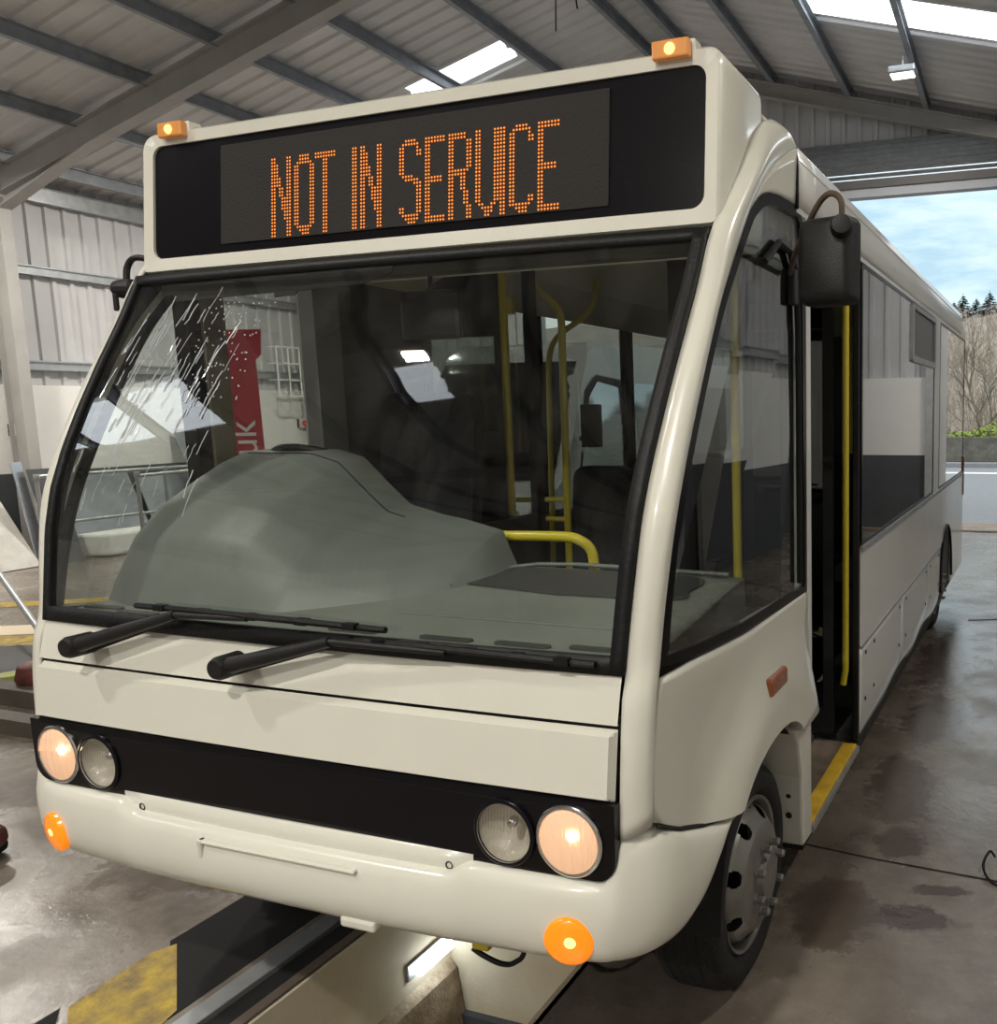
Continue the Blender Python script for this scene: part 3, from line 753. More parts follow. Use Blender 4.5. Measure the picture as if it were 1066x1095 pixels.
# interior -------------------------------------------------------------
mb = MB(); mb.box(-1.1, .9, 1.4, 2.3, .30, .34); mb.box(-1.1, 1.1, 2.3, 7.3, .30, .34); mb.build('saloon_floor', M_floorbus, bus)
mb = MB(); mb.box(-1.09, 1.09, .62, 7.3, 2.70, 2.72)
mb.build('saloon_ceiling', M_ceil, bus)
mb = MB(); 
for sx in (1, -1): mb.prism([(sx * 1.09, 1.4, 2.70), (sx * .82, 1.4, 2.70), (sx * 1.09, 1.4, 2.55)], (0, 5.9, 0))
mb.build('ceiling_cove', M_ceil, bus)
mb = MB(); mb.box(-1.09, 1.09, 7.27, 7.30, .3, 1.4); mb.box(-1.09, 1.09, 7.27, 7.30, 2.4, 2.7); mb.box(-1.09, -.9, 7.27, 7.30, 1.4, 2.4); mb.box(.9, 1.09, 7.27, 7.30, 1.4, 2.4); mb.box(-.9, .9, 7.27, 7.30, 1.4, 2.4)
mb.build('rear_lining', M_int, bus)
mb = MB()
for sx in (1, -1): mb.box(*sorted((sx * 1.085, sx * 1.10)), 2.3, 7.3, .34, 1.29)
mb.build('side_lining', M_int, bus)
# sign box underside / header and blind
mb = MB(); mb.box(-1.07, 1.07, .66, .70, 2.40, 2.72); mb.grid(lambda u, v: (lerp(-1.06, 1.06, u), lerp(.56, .68, v), lerp(2.43, 2.40, v)), 4, 1); mb.build('header_panel', M_int, bus)
mb = MB()
poly = [(-1.02, 2.43), (-.98, 2.37), (-.93, 2.375), (-.90, 2.345), (-.60, 2.35), (-.46, 2.352), (-.45, 2.335), (-.37, 2.338), (-.36, 2.352), (-.1, 2.36), (.0, 2.39), (0, 2.44)]
mb.prism([(x, interp(YE, z) + .035, z) for x, z in poly], (0, .006, 0)); mb.build('sun_blind', M_dark, bus)
# dashboard
def dz(x, y): return 1.335 + .07 * smooth01((y - .1) / .9)
mb = MB()
def dash(u, v):
    x = lerp(-1.03, 1.03, u); yb_ = .9; y = lerp(.105, yb_, v)
    return (x, y, dz(x, y))
mb.grid(dash, 24, 12)
mb.grid(lambda u, v: (lerp(-1.03, 1.03, u), lerp(.90, .94, v), lerp(dz(0, .9), .55, v)), 10, 2)
mb.build('dashboard', M_dash, bus, smooth=50, solid=.01, offs=-1)
# low moulding rib across dash
mb = MB()
mb.tube([ (x, .36, dz(x, .36) + .002) for x in (.1, .5, 1.0)], .004, 6)
mb.tube(catmull([(.1, .60, 1.385), (.25, .9, 1.412), (.98, .89, 1.412)], 4), .008, 6)
mb.build('dash_moulding', M_dash2, bus)
mb = MB(); o = catmull([(.0, .66, 0), (.10, .84, 0), (.2, .86, 0), (.86, .86, 0), (.92, .70, 0), (.9, .62, 0), (.5, .60, 0)], 4)
mb.prism([(p.x, p.y, dz(p.x, p.y) + .003) for p in o], (0, 0, .004)); mb.build('dash_tray', M_dashdark, bus)
for x, y in ((-.93, .19), (-.74, .165), (.10, .18), (.42, .18), (.66, .185), (.88, .20)):
    mb = MB(); mb.prism([(x + a, y + b, dz(x, y) + .001) for a, b in rrect(-.085, .085, -.013, .013, .012, 4)], (0, 0, .006)); mb.build('dash_vent', M_dashdark, bus)
# binnacle hump
TX = [(-1.03, .76), (-1.01, .93), (-.95, 1.0), (-.60, 1.0), (-.48, .93), (-.38, .72), (-.28, .52), (-.15, .45), (.0, .42), (.12, .40), (.18, .0)]
TY = [(0, 0), (.04, .10), (.10, .21), (.2, .30), (.31, .355), (.42, .40), (.52, .425), (.6, .425)]
def y0(x): return interp([(-1.03, .27), (-.9, .235), (-.65, .235), (-.3, .27), (-.05, .44), (.12, .60), (.2, .75)], x)
def hump(u, v):
    x = lerp(-1.03, .18, u); a = y0(x); y = lerp(a, .88, v)
    s = interp(TX, x)
    yy = y - a
    h = interp(TY, yy) * s
    return (x, y, dz(x, y) - .005 + h)
mb = MB(); mb.grid(hump, 60, 40)
mb.grid(lambda u, v: (hump(u, 1)[0], .88 + .05 * v, lerp(hump(u, 1)[2], 1.2, v)), 60, 1)
bn = mb.build('instrument_binnacle', M_dash2, bus, smooth=60)
mb = MB(); mb.tube([Vector(hump(u / 40, .80)) + Vector((0, 0, .001)) for u in range(4, 28)], .003, 5); mb.build('binnacle_seam', M_dark, bn)
# steering wheel
C = Vector((-.77, 1.02, 1.70)); nrm = Vector((0, .55, .83)).normalized()
a = Vector((1, 0, 0)); b = nrm.cross(a)
mb = MB(); mb.tube([C + (a * math.cos(t * PI / 24) + b * math.sin(t * PI / 24)) * .235 for t in range(49)], .016, 10, caps=False)
sw = mb.build('steering_wheel', M_plastic, bus, smooth=60)
mb = MB(); mb.lathe([(0, .0), (.05, 0), (.06, -.03), (.0, -.04)], C - nrm * .03, nrm, 16)
for t in (.1, PI - .1, -PI / 2): mb.tube([C - nrm * .04, C + (a * math.cos(t) + b * math.sin(t)) * .235], .012, 6)
mb.build('steering_hub', M_plastic, sw, smooth=50)
mb = MB(); mb.tube([C - nrm * .05, C - nrm * .5 + Vector((0, -.1, 0))], .03, 8); mb.build('steering_column', M_plastic, sw)
# driver's seat
def seat(name, x, y, z, w, hback, parent, scale=1.):
    s_ = empty(name, (x, y, z)); s_.parent = parent
    mb = MB(); o = rrect(-w / 2, w / 2, 0, hback, .09, 5)
    n = len(o)
    rings = [[(px_ * k, yy + pz * .12, pz * k + (1 - k) * hback * .5) for px_, pz in o] for k, yy in ((.86, -.06), (1., -.03), (1., .04), (.9, .07))]
    mb.add(sum([list(r) for r in rings], []), [tuple(range(n))] + [(j * n + i, j * n + (i + 1) % n, (j + 1) * n + (i + 1) % n, (j + 1) * n + i) for j in range(3) for i in range(n)] + [tuple(range(3 * n, 4 * n))[::-1]])
    mb.build('seat_back', M_seat, s_, smooth=50)
    mb = MB(); mb.box(-w / 2, w / 2, -.46, .02, -.04, .08); mb.build('seat_cushion', M_seat, s_, bevel=.03)
    mb = MB(); mb.box(-.15, .15, -.32, -.02, -z + .34, -.04); mb.build('seat_pedestal', M_plastic, s_)
    return s_
seat('driver_seat', -.745, 1.50, 1.25, .52, .80, bus)
for r, y in enumerate((3.3, 4.15, 5.0, 6.6)):
    for x in (-.86, -.40, .40, .86):
        if r == 0 and x > 0: continue
        seat('passenger_seat', x, y, .85, .43, .74, bus)
# cab partition with window, headlining
PB = 1.97
mb = MB(); mb.box(-1.09, -.62, PB, PB + .03, .34, 1.86); mb.box(-1.09, -.62, PB, PB + .03, 2.33, 2.70); mb.box(-1.09, -1.06, PB, PB + .03, 1.86, 2.33); mb.box(-.66, -.62, PB, PB + .03, 1.86, 2.33)
ptn = mb.build('cab_partition', mat('partition_dark', (.035, .034, .032), .6), bus)
mb = MB(); mb.box(-1.06, -.66, PB + .01, PB + .015, 1.86, 2.33); mb.build('partition_pane', M_sideglass, ptn)
# cab door low, dark
mb = MB(); mb.box(-.44, -.40, .95, 1.93, .35, 1.46); mb.build('cab_door', M_plastic, bus, bevel=.01)
mb = MB(); mb.box(-.44, -.40, 1.90, 1.96, .35, 2.68); mb.build('cab_post', M_plastic, bus)
# poles
def pole(pts, r=.017, lab=None):
    mb = MB(); mb.tube(pts, r, 12); o = mb.build('grab_pole', M_yellow, bus, smooth=60)
    return o
pole([(-.545, 1.90, 2.70), (-.555, 1.90, 1.45)], .020)
pole(catmull([(-.465, 2.0, 2.70), (-.445, 2.0, 2.60), (-.40, 2.0, 2.53), (-.32, 2.0, 2.46), (-.292, 2.0, 2.40), (-.292, 2.0, 2.25)], 5) + [(-.31, 2.0, .36)], .018)
pole(catmull([(-.537, 2.8, 2.72), (-.55, 2.8, 2.62), (-.60, 2.8, 2.52), (-.80, 2.8, 2.40), (-.865, 2.8, 2.30), (-.88, 2.8, 2.15)], 5) + [(-.92, 2.8, .36)], .017)
pole(catmull([(-.02, .93, 1.50), (.10, .93, 1.505), (.33, .93, 1.51), (.40, .93, 1.50), (.435, .95, 1.46), (.44, .96, 1.38)], 5), .019)
pole([(-.55, 1.92, 1.52), (-.30, 2.0, 1.52)], .013); pole([(-.55, 1.92, 1.43), (-.30, 2.0, 1.42)], .013)
pole([(.86, 1.3, 2.5), (.86, 1.3, 1.25)], .017)
pole([(-.40, 3.6, 2.70), (-.40, 3.6, 1.5)], .015); pole([(.40, 3.6, 2.70), (.40, 3.6, 1.5)], .015); pole([(.45, 5.1, 2.70), (.45, 5.1, 1.5)], .015)
mb = MB(); mb.box(-.53, -.49, 1.885, 1.915, 2.42, 2.50); mb.build('ticket_bracket', M_yellow, bus)
# interior mirror
mb = MB(); mb.box(-.155, .09, .74, .77, 2.20, 2.365); im = mb.build('interior_mirror', M_plastic, bus, bevel=.02)
mb = MB(); mb.tube([(-.03, .755, 2.36), (-.03, .755, 2.42)], .008, 6); mb.build('mirror_stem', M_plastic, im)
# tall dark structure by the door (seen through the windscreen at right)
mb = MB(); mb.box(.30, .38, 1.95, 2.02, .35, 2.70); mb.box(.0 + .30, .98, 1.96, 2.0, 2.62, 2.7); mb.build('door_post', M_plastic, bus)

# ================================================================== THE BUILDING (turned 2 degrees)
BX = Matrix.Rotation(math.radians(2), 4, 'Z')
XL, XR, YN, YFAR = -11.5, 4.9, -13.0, 12.0
XRID, ZRID, SL = -3.3, 7.56, .275
def zr(x): return ZRID - SL * abs(x - XRID)
def B(mb, name, mats, **k): return mb.build(name, mats, None, xf=BX, **k)
# floor with pit opening: pit is along the bus so the floor is unrotated
PX0, PX1, PY0, PY1 = -.44, .45, -9., 1.13
mf, nt, out = new_mat('concrete_floor'); N, L = nt.nodes, nt.links
tc = N.new('ShaderNodeTexCoord')
def noise(scale, detail=6, rough=.6, stretch=(1, 1, 1)):
    mp = N.new('ShaderNodeMapping'); mp.inputs['Scale'].default_value = stretch; L.new(tc.outputs['Object'], mp.inputs[0])
    n = N.new('ShaderNodeTexNoise'); n.inputs['Scale'].default_value = scale; n.inputs['Detail'].default_value = detail; n.inputs['Roughness'].default_value = rough
    L.new(mp.outputs[0], n.inputs['Vector']); return n
def ramp(src, stops):
    r = N.new('ShaderNodeValToRGB'); e = r.color_ramp.elements
    e[0].position, e[0].color = stops[0][0], (*stops[0][1], 1); e[1].position, e[1].color = stops[-1][0], (*stops[-1][1], 1)
    for p, c in stops[1:-1]: x = e.new(p); x.color = (*c, 1)
    L.new(src, r.inputs['Fac']); return r
b = N.new('ShaderNodeBsdfPrincipled')
n1 = noise(.9, 8, .65); r1 = ramp(n1.outputs['Fac'], [(.3, (.12, .095, .075)), (.5, (.205, .172, .14)), (.7, (.29, .25, .205))])
n2 = noise(6, 8, .7); r2 = ramp(n2.outputs['Fac'], [(.35, (.55, .5, .45)), (.6, (1, 1, 1))])
mx = N.new('ShaderNodeMixRGB'); mx.blend_type = 'MULTIPLY'; mx.inputs[0].default_value = .6
L.new(r1.outputs[0], mx.inputs[1]); L.new(r2.outputs[0], mx.inputs[2])
# brown oil / water stains as soft noise-edged blobs at given places
def blob(cx, cy, rx, ry, rot=0, edge=.72):
    sp = N.new('ShaderNodeMapping'); sp.vector_type = 'TEXTURE'; sp.inputs['Location'].default_value = (cx, cy, 0); sp.inputs['Rotation'].default_value = (0, 0, rot); sp.inputs['Scale'].default_value = (rx, ry, 1)
    L.new(tc.outputs['Object'], sp.inputs[0])
    nz = noise(7, 8, .75); ad = N.new('ShaderNodeVectorMath'); ad.operation = 'MULTIPLY_ADD'
    L.new(nz.outputs['Color'], ad.inputs[0]); ad.inputs[1].default_value = (2.0, 2.0, 0); L.new(sp.outputs[0], ad.inputs[2])
    sb = N.new('ShaderNodeVectorMath'); sb.operation = 'SUBTRACT'; L.new(ad.outputs[0], sb.inputs[0]); sb.inputs[1].default_value = (1., 1., 0)
    ln = N.new('ShaderNodeVectorMath'); ln.operation = 'LENGTH'; L.new(sb.outputs[0], ln.inputs[0])
    mr = N.new('ShaderNodeMapRange'); mr.inputs[1].default_value = 1; mr.inputs[2].default_value = edge; mr.inputs[3].default_value = 0; mr.inputs[4].default_value = 1
    L.new(ln.outputs['Value'], mr.inputs[0]); return mr
last = mx.outputs[0]; wet = None
for cx, cy, rx, ry, rot, dark in ((1.52, 1.40, .20, .10, .2, .92), (1.60, 1.62, .14, .05, .3, .85), (1.38, 1.95, .12, .16, 0, .75), (1.30, 2.5, .2, .5, .1, .65), (1.35, 3.6, .25, .5, 0, .6), (1.25, 5.0, .25, 1.0, 0, .6), (1.22, 1.35, .18, .3, 0, .6),(-1.5,.9,.5,.3,.4,.45),(-3.0,1.2,.8,.3,.3,.4)):
    bl = blob(cx, cy, rx, ry, rot)
    m = N.new('ShaderNodeMixRGB'); m.inputs[2].default_value = (.055, .035, .028, 1)
    mu = N.new('ShaderNodeMath'); mu.operation = 'MULTIPLY'; mu.inputs[1].default_value = dark; L.new(bl.outputs[0], mu.inputs[0]); L.new(mu.outputs[0], m.inputs[0]); L.new(last, m.inputs[1]); last = m.outputs[0]
    if wet is None: wet = bl.outputs[0]
    else:
        x_ = N.new('ShaderNodeMath'); x_.operation = 'MAXIMUM'; L.new(wet, x_.inputs[0]); L.new(bl.outputs[0], x_.inputs[1]); wet = x_.outputs[0]
L.new(last, b.inputs['Base Color'])
n3 = noise(1.6, 6, .6); mr = N.new('ShaderNodeMapRange'); mr.inputs[1].default_value = .38; mr.inputs[2].default_value = .62; mr.inputs[3].default_value = .10; mr.inputs[4].default_value = .38
L.new(n3.outputs['Fac'], mr.inputs[0])
m4 = N.new('ShaderNodeMath'); m4.operation = 'MULTIPLY_ADD'; m4.inputs[1].default_value = -.22; L.new(wet, m4.inputs[0]); L.new(mr.outputs[0], m4.inputs[2]); m4.use_clamp = True
L.new(m4.outputs[0], b.inputs['Roughness'])
n5 = noise(14, 8, .7); bpn = N.new('ShaderNodeBump'); bpn.inputs['Strength'].default_value = .12; bpn.inputs['Distance'].default_value = .02; L.new(n5.outputs['Fac'], bpn.inputs['Height']); L.new(bpn.outputs[0], b.inputs['Normal'])
b.inputs['Specular IOR Level'].default_value = .8
L.new(b.outputs[0], out.inputs[0])
M_floor = mf
mb = MB()
X0, X1, Y0, Y1 = -12.2, 5.6, -13.6, 12.6
for (a, b_, c, d_) in ((X0, PX0, Y0, Y1), (PX1, X1, Y0, Y1), (PX0, PX1, PY1, Y1), (PX0, PX1, Y0, PY0)):
    mb.add([(a, c, 0), (b_, c, 0), (b_, d_, 0), (a, d_, 0)], [(0, 1, 2, 3)])
struct(mb.build('floor', M_floor))
# expansion joint
mb = MB(); mb.tube([(.9, 1.815, .0), (1.3, 1.775, .0), (4.8, 1.60, .0)], .006, 4); mb.tube([(1.3, 6.2, .0), (4.8, 7.6, .0)], .006, 4); struct(mb.build('trim_1', M_dark))
# pit
M_pit = mat('pit_cream', (.72, .66, .52), .75, col2=(.62, .52, .36), vscale=3, bump=.1)
M_pitdirt = mat('pit_dirty', (.62, .52, .38), .85, col2=(.18, .11, .06), vscale=5, bump=.3)
mb = MB()
mb.add([(PX0, PY0, 0), (PX0, PY1, 0), (PX0, PY1, -1.6), (PX0, PY0, -1.6)], [(0, 1, 2, 3)])
mb.add([(PX1, PY0, 0), (PX1, PY1, 0), (PX1, PY1, -1.6), (PX1, PY0, -1.6)], [(0, 1, 2, 3)])
mb.add([(PX0, PY1, 0), (PX1, PY1, 0), (PX1, PY1, -1.6), (PX0, PY1, -1.6)], [(0, 1, 2, 3)])
mb.add([(PX0, PY0, 0), (PX1, PY0, 0), (PX1, PY0, -1.6), (PX0, PY0, -1.6)], [(0, 1, 2, 3)])
struct(mb.build('wall_pit', M_pit, solid=.05, offs=0))
mb = MB(); mb.add([(PX0, PY0, -1.6), (PX1, PY0, -1.6), (PX1, PY1, -1.6), (PX0, PY1, -1.6)], [(0, 1, 2, 3)]); struct(mb.build('floor_pit', M_blockdark))
# sloping dirty ledge in the pit wall
mb = MB(); mb.prism([(PX0, .2, -.36), (PX0 + .05, .2, -.42), (PX0 + .09, .2, -.70), (PX0, .2, -.80)], (0, PY1 - .22, 0)); struct(mb.build('trim_2', M_pitdirt, bevel=.01))
mb = MB(); mb.box(PX0 + .03, PX1 - .05, PY1 - .05, PY1 - .01, -1.2, -.62); struct(mb.build('trim_3', M_blockdark))
# steel channel and dark edge beside the pit
mb = MB(); mb.box(-.475, -.435, PY0, PY1, .0, .012); struct(mb.build('trim_4', mat('pit_edge_rust', (.13, .10, .08), .7)))
mb = MB(); mb.box(-.56, -.475, PY0, 3.0, .0, .005); struct(mb.build('trim_5', M_dark))
mb = MB(); mb.box(-.645, -.565, PY0, 3.0, .0, .022); struct(mb.build('trim_6', M_steel, bevel=.003))
# pit lamp, hose
pl = empty('pit_lamp', (PX0 + .05, .90, -.29)); tag(pl, 'bright white tube lamp on the pit wall under the bumper', 'lamp')
mb = MB(); mb.tube([(0, -.02, 0), (0, .17, -.0)], .022, 12); mb.build('tube', emit('tube_white', (.85, .95, 1), 14), pl, smooth=60)
mb = MB(); mb.box(-.05, -.02, -.06, .20, -.03, .04); mb.build('housing', M_steel, pl, bevel=.004)
tj = empty('suspension_strap', (.42, .5, 0)); bpy.data.objects.remove(tj)
hs = empty('air_line', (.39, .30, .0)); tag(hs, 'black hose looping from a yellow fitting below the front bumper', 'hose')
mb = MB(); mb.box(-.03, .03, -.02, .02, .345, .40); mb.build('fitting', M_yellow, hs, bevel=.008); mb = MB(); mb.tube([(0, 0, .40), (0, .05, .66)], .012, 8); mb.build('stem', M_rubber, hs)
mb = MB(); mb.tube(catmull([(-.04, 0, .335), (.0, 0, .318), (.06, 0, .305), (.11, .0, .32), (.135, .02, .37), (.13, .05, .62)], 5), .008, 8); mb.build('hose', M_rubber, hs, smooth=60)
# floor hatch markings by the pit : yellow patch
mb = MB(); mb.prism([(-1.35, -.36, 0), (-1.02, -.10, 0), (-1.076, .031, 0), (-1.098, .325, 0), (-1.059, .395, 0), (-.714, .133, 0), (-.68, .0, 0), (-.85, -.36, 0)][2:7] + [(-.78, -.02, 0), (-1.0, -.02, 0)], (0, 0, .003))
struct(mb.build('floor_marking', M_yellowfloor), 'yellow painted hatch patch on the floor beside the pit rail', 'floor marking')
mb = MB(); mb.prism([(-1.10, .40, 0), (-.70, .09, 0), (-.70, .9, 0), (-1.10, 1.25, 0)], (0, 0, .002)); mb.prism([(-1.10, .02, 0), (-.98, -.08, 0), (-.7, .07, 0), (-.70, -.5, 0), (-1.10, -.3, 0)][:2] + [(-.70, -.12, 0), (-.70, -.6, 0), (-1.10, -.35, 0)], (0, 0, .002))  # black slabs paint the bus shadow onto the floor
struct(mb.build('floor_marking', M_dark), 'black band on the floor beside the pit rail, painted in for the bus shadow', 'floor marking')

# cladding walls --------------------------------------------------------
def ribbed(mbx, P, u, v, n, Lu, Lv, pitch=.25, depth=.035):
    """corrugated sheet: starts at P, runs Lu along u (ribs across), Lv along v, n outward normal"""
    P, u, v, n = map(Vector, (P, u, v, n)); k = int(Lu / pitch) + 1; prof = []
    for i in range(k):
        a = i * pitch
        for s_, h in ((0, 0), (.62, 0), (.70, 1), (.92, 1)):
            d_ = a + s_ * pitch
            if d_ <= Lu: prof.append((d_, h * depth))
    prof.append((Lu, 0))
    vs = []
    for j in (0, 1): vs += [P + u * d_ + n * h + v * (Lv * j) for d_, h in prof]
    m = len(prof); mbx.add(vs, [(i, i + 1, m + i + 1, m + i) for i in range(m - 1)])
mb = MB(); ribbed(mb, (XL, YN, 2.42), (0, 1, 0), (0, 0, 1), (1, 0, 0), YFAR - YN, zr(XL) - 2.42 + .1); struct(B(mb, 'wall_left', M_clad))
mb = MB(); mb.box(XL - .15, XL + .10, YN, YFAR, 1.2, 2.42); struct(B(mb, 'wall_left_block', M_block))
mb = MB(); mb.box(XL - .15, XL + .105, YN, YFAR, 0, 1.2); struct(B(mb, 'wall_left_base', M_blockdark))
mb = MB(); ribbed(mb, (XR, YN, 2.42), (0, 1, 0), (0, 0, 1), (-1, 0, 0), YFAR - YN, zr(XR) - 2.42 + .1); struct(B(mb, 'wall_right', M_clad))
mb = MB(); mb.box(XR - .10, XR + .15, YN, YFAR, 1.2, 2.42); struct(B(mb, 'wall_right_block', M_block))
mb = MB(); mb.box(XR - .105, XR + .15, YN, YFAR, 0, 1.2); struct(B(mb, 'wall_right_base', M_blockdark))
# far gable: door opening from DX0 to DX1
DX0, DX1, DZ = -6.2, 2.35, 5.18
def gable(name, Y, nrm_, openings, zlo_list):
    mb = MB(); x = XL; pitch = .25
    n_ = nrm_
    while x < XR - 1e-6:
        x2 = min(x + pitch, XR); xm = (x + x2) / 2
        zl = 0
        for a, b_, z_ in openings:
            if a < xm < b_: zl = z_
        cols = [(x, 0), (lerp(x, x2, .62), 0), (lerp(x, x2, .70), .035), (lerp(x, x2, .92), .035), (x2, 0)]
        vs = [(cx, Y + n_ * h, zl) for cx, h in cols] + [(cx, Y + n_ * h, zr(cx) + .1) for cx, h in cols]
        mb.add(vs, [(i, i + 1, 6 + i, 5 + i) for i in range(4)]); x = x2
    return B(mb, name, M_clad)
struct(gable('wall_far', YFAR, -1, [(DX0, DX1, 5.6)], None))
struct(gable('wall_near', YN, 1, [], None))
for nm_, a_, b_ in (('wall_far_block', DX1 + .2, XR), ('wall_far_block', XL, DX0 - .2)):
    mb = MB(); mb.box(a_, b_, YFAR - .10, YFAR + .12, 1.2, 2.42); struct(B(mb, nm_, M_block))
    mb = MB(); mb.box(a_, b_, YFAR - .105, YFAR + .12, 0, 1.2); struct(B(mb, nm_.replace('block', 'base'), M_blockdark))
# roller door housing over the far opening (slatted, rolled up)
rd = empty('door_1'); struct(rd)
mb = MB()
for k in range(9):
    a = k / 8; z = lerp(5.42, 5.98, a); mb.prism([(DX0, YFAR - .10 - .05 * math.sin(a * PI), z - .03), (DX0, YFAR - .17 - .05 * math.sin(a * PI), z), (DX0, YFAR - .10 - .05 * math.sin(a * PI), z + .03)], (DX1 - DX0, 0, 0))
o = B(mb, 'door_slats', M_steel); o.parent = rd
mb = MB(); mb.box(DX0, DX1, YFAR - .22, YFAR - .05, 5.30, 5.42); o = B(mb, 'door_bottom_rail', mat('rail_dark', (.12, .11, .11), .6)); o.parent = rd
mb = MB(); mb.box(DX0, DX1, YFAR - .18, YFAR + .02, 5.17, 5.30); o = B(mb, 'door_lintel', mat('lintel_grey', (.42, .44, .47), .6)); o.parent = rd
mb = MB(); mb.box(DX0 - .2, DX0, YFAR - .2, YFAR + .05, 0, 5.6); mb.box(DX1, DX1 + .2, YFAR - .2, YFAR + .05, 0, 5.6); o = B(mb, 'door_guides', M_steel); o.parent = rd
# roof sheets: ribs run down the slope
ML = math.hypot(1, SL)
SKY = [(-8.0, -2.6, -3.9, -3.0), (-11.2, -8.2, 8.5, 9.4)]
def roofside(name, xa, xb_, skips):
    """ribs across Y; skip skylight rectangles (x0,x1,y0,y1)"""
    mb = MB(); y = YN; pitch = .25
    u = Vector((xb_ - xa, 0, zr(xb_) - zr(xa)))
    xs_ = [xa] + sorted({e for s_ in skips for e in s_[:2] if min(xa, xb_) < e < max(xa, xb_)}, reverse=xa > xb_) + [xb_]
    while y < YFAR - 1e-6:
        y2 = y + pitch
        for p, q in zip(xs_, xs_[1:]):
            xm = (p + q) / 2; ym = (y + y2) / 2
            if any(min(s_[0], s_[1]) < xm < max(s_[0], s_[1]) and s_[2] < ym < s_[3] for s_ in skips): continue
            cols = [(y, 0), (lerp(y, y2, .62), 0), (lerp(y, y2, .70), .035), (lerp(y, y2, .92), .035), (y2, 0)]
            vs = [(p, cy, zr(p) - h) for cy, h in cols] + [(q, cy, zr(q) - h) for cy, h in cols]
            mb.add(vs, [(i, i + 1, 6 + i, 5 + i) for i in range(4)])
        y = y2
    return B(mb, name, M_roofclad, solid=.01)
skL = [(-10.4, -7.4, -2.85, -1.6), (-4.95, -4.35, -3.0, -2.25), (-6.7, -5.1, 9.25, 9.75)]
skR = [(-.65, 4.6, 8.5, 9.25), (-.65, 4.6, -6.5, -5.5)]
struct(roofside('ceiling', XRID, XL - .3, skL), None); struct(roofside('ceiling', XRID, XR + .3, skR), None)
ms, nt, out = new_mat('rooflight_glow'); N, L = nt.nodes, nt.links
t = N.new('ShaderNodeBsdfTranslucent'); t.inputs[0].default_value = (.95, .97, 1, 1); tr = N.new('ShaderNodeBsdfTransparent'); tr.inputs[0].default_value = (.95, .97, 1, 1); mx = N.new('ShaderNodeMixShader'); mx.inputs[0].default_value = .5
L.new(t.outputs[0], mx.inputs[1]); L.new(tr.outputs[0], mx.inputs[2])
em = N.new('ShaderNodeEmission'); em.inputs[0].default_value = (.88, .94, 1, 1); em.inputs[1].default_value = 2.6  # emission added to the sheets, standing in for bright daylight through them
ad = N.new('ShaderNodeAddShader'); L.new(mx.outputs[0], ad.inputs[0]); L.new(em.outputs[0], ad.inputs[1]); L.new(ad.outputs[0], out.inputs[0])
for k, (a, b_, c, d_) in enumerate(skL + skR):
    mb = MB(); y = c
    while y < d_ - 1e-6:
        cols = [(y, 0), (y + .155, 0), (y + .175, .03), (y + .23, .03), (y + .25, 0)]
        mb.add([(a, cy, zr(a) - h) for cy, h in cols] + [(b_, cy, zr(b_) - h) for cy, h in cols], [(i, i + 1, 6 + i, 5 + i) for i in range(4)]); y += .25
    struct(B(mb, 'window_%d' % (k + 1), ms))
# purlins
def purlin(x, d=.17, w=.065):
    mb = MB(); z = zr(x) - .045
    mb.box(x - .008, x + .008, YN, YFAR, z - d, z); mb.box(x - .008, x + w, YN, YFAR, z - .012, z); mb.box(x - .008, x + w, YN, YFAR, z - d - .006, z - d + .01)
    return struct(B(mb, 'beam', M_purlin), None)
for x in (-10.9, -9.64, -8.4, -7.26, -6.1, -4.87, -3.6, -3.0, -1.9, -.7, .47, 1.62, 2.8, 4.0): purlin(x)
# portal frames: columns and rafters (I sections)
def isec(mb, p, q, depth, width, ydir=Vector((0, 1, 0))):
    """I beam between p and q (centre line); web plane contains p-q and depth direction"""
    p, q = Vector(p), Vector(q); d = (q - p).normalized(); n_ = ydir.cross(d).normalized()
    h = depth / 2; c = (p + q) / 2; l = (q - p) / 2
    mb.obox(c + n_ * h, l, ydir * (width / 2), n_ * .008); mb.obox(c - n_ * h, l, ydir * (width / 2), n_ * .008); mb.obox(c, l, ydir * .006, n_ * h)
for fi, Y in enumerate((6.64, .5, -5.5, 11.75)):
    for sx, xe in ((-1, XL + .30), (1, XR - .30)):
        D = .30 if Y < 11 else .2
        mb = MB(); mb2 = MB()
        isec(mb, (xe, Y, 0), (xe, Y, zr(xe) - .35), D, .15)
        struct(B(mb, 'column', M_beam), None)
        ze = zr(xe) - .22 - D / 2; zc = zr(XRID) - .22 - D / 2
        isec(mb2, (xe, Y, ze), (XRID, Y, zc), D, .17)
        # haunch
        if Y < 11:
            xh = xe - sx * 1.9; zh = zr(xh) - .22 - D
            tri = [(xe - sx * .15, Y - .006, zr(xe) - .22 - D), (xh, Y - .006, zh), (xe - sx * .15, Y - .006, zr(xe) - .22 - D - .14)]
            mb2.prism(tri, (0, .012, 0))
            mb2.obox(((tri[1][0] + tri[2][0]) / 2, Y, (tri[1][2] + tri[2][2]) / 2), ((tri[1][0] - tri[2][0]) / 2, 0, (tri[1][2] - tri[2][2]) / 2), (0, .085, 0), (0, 0, .012))
        struct(B(mb2, 'rafter_beam', M_beam), None)
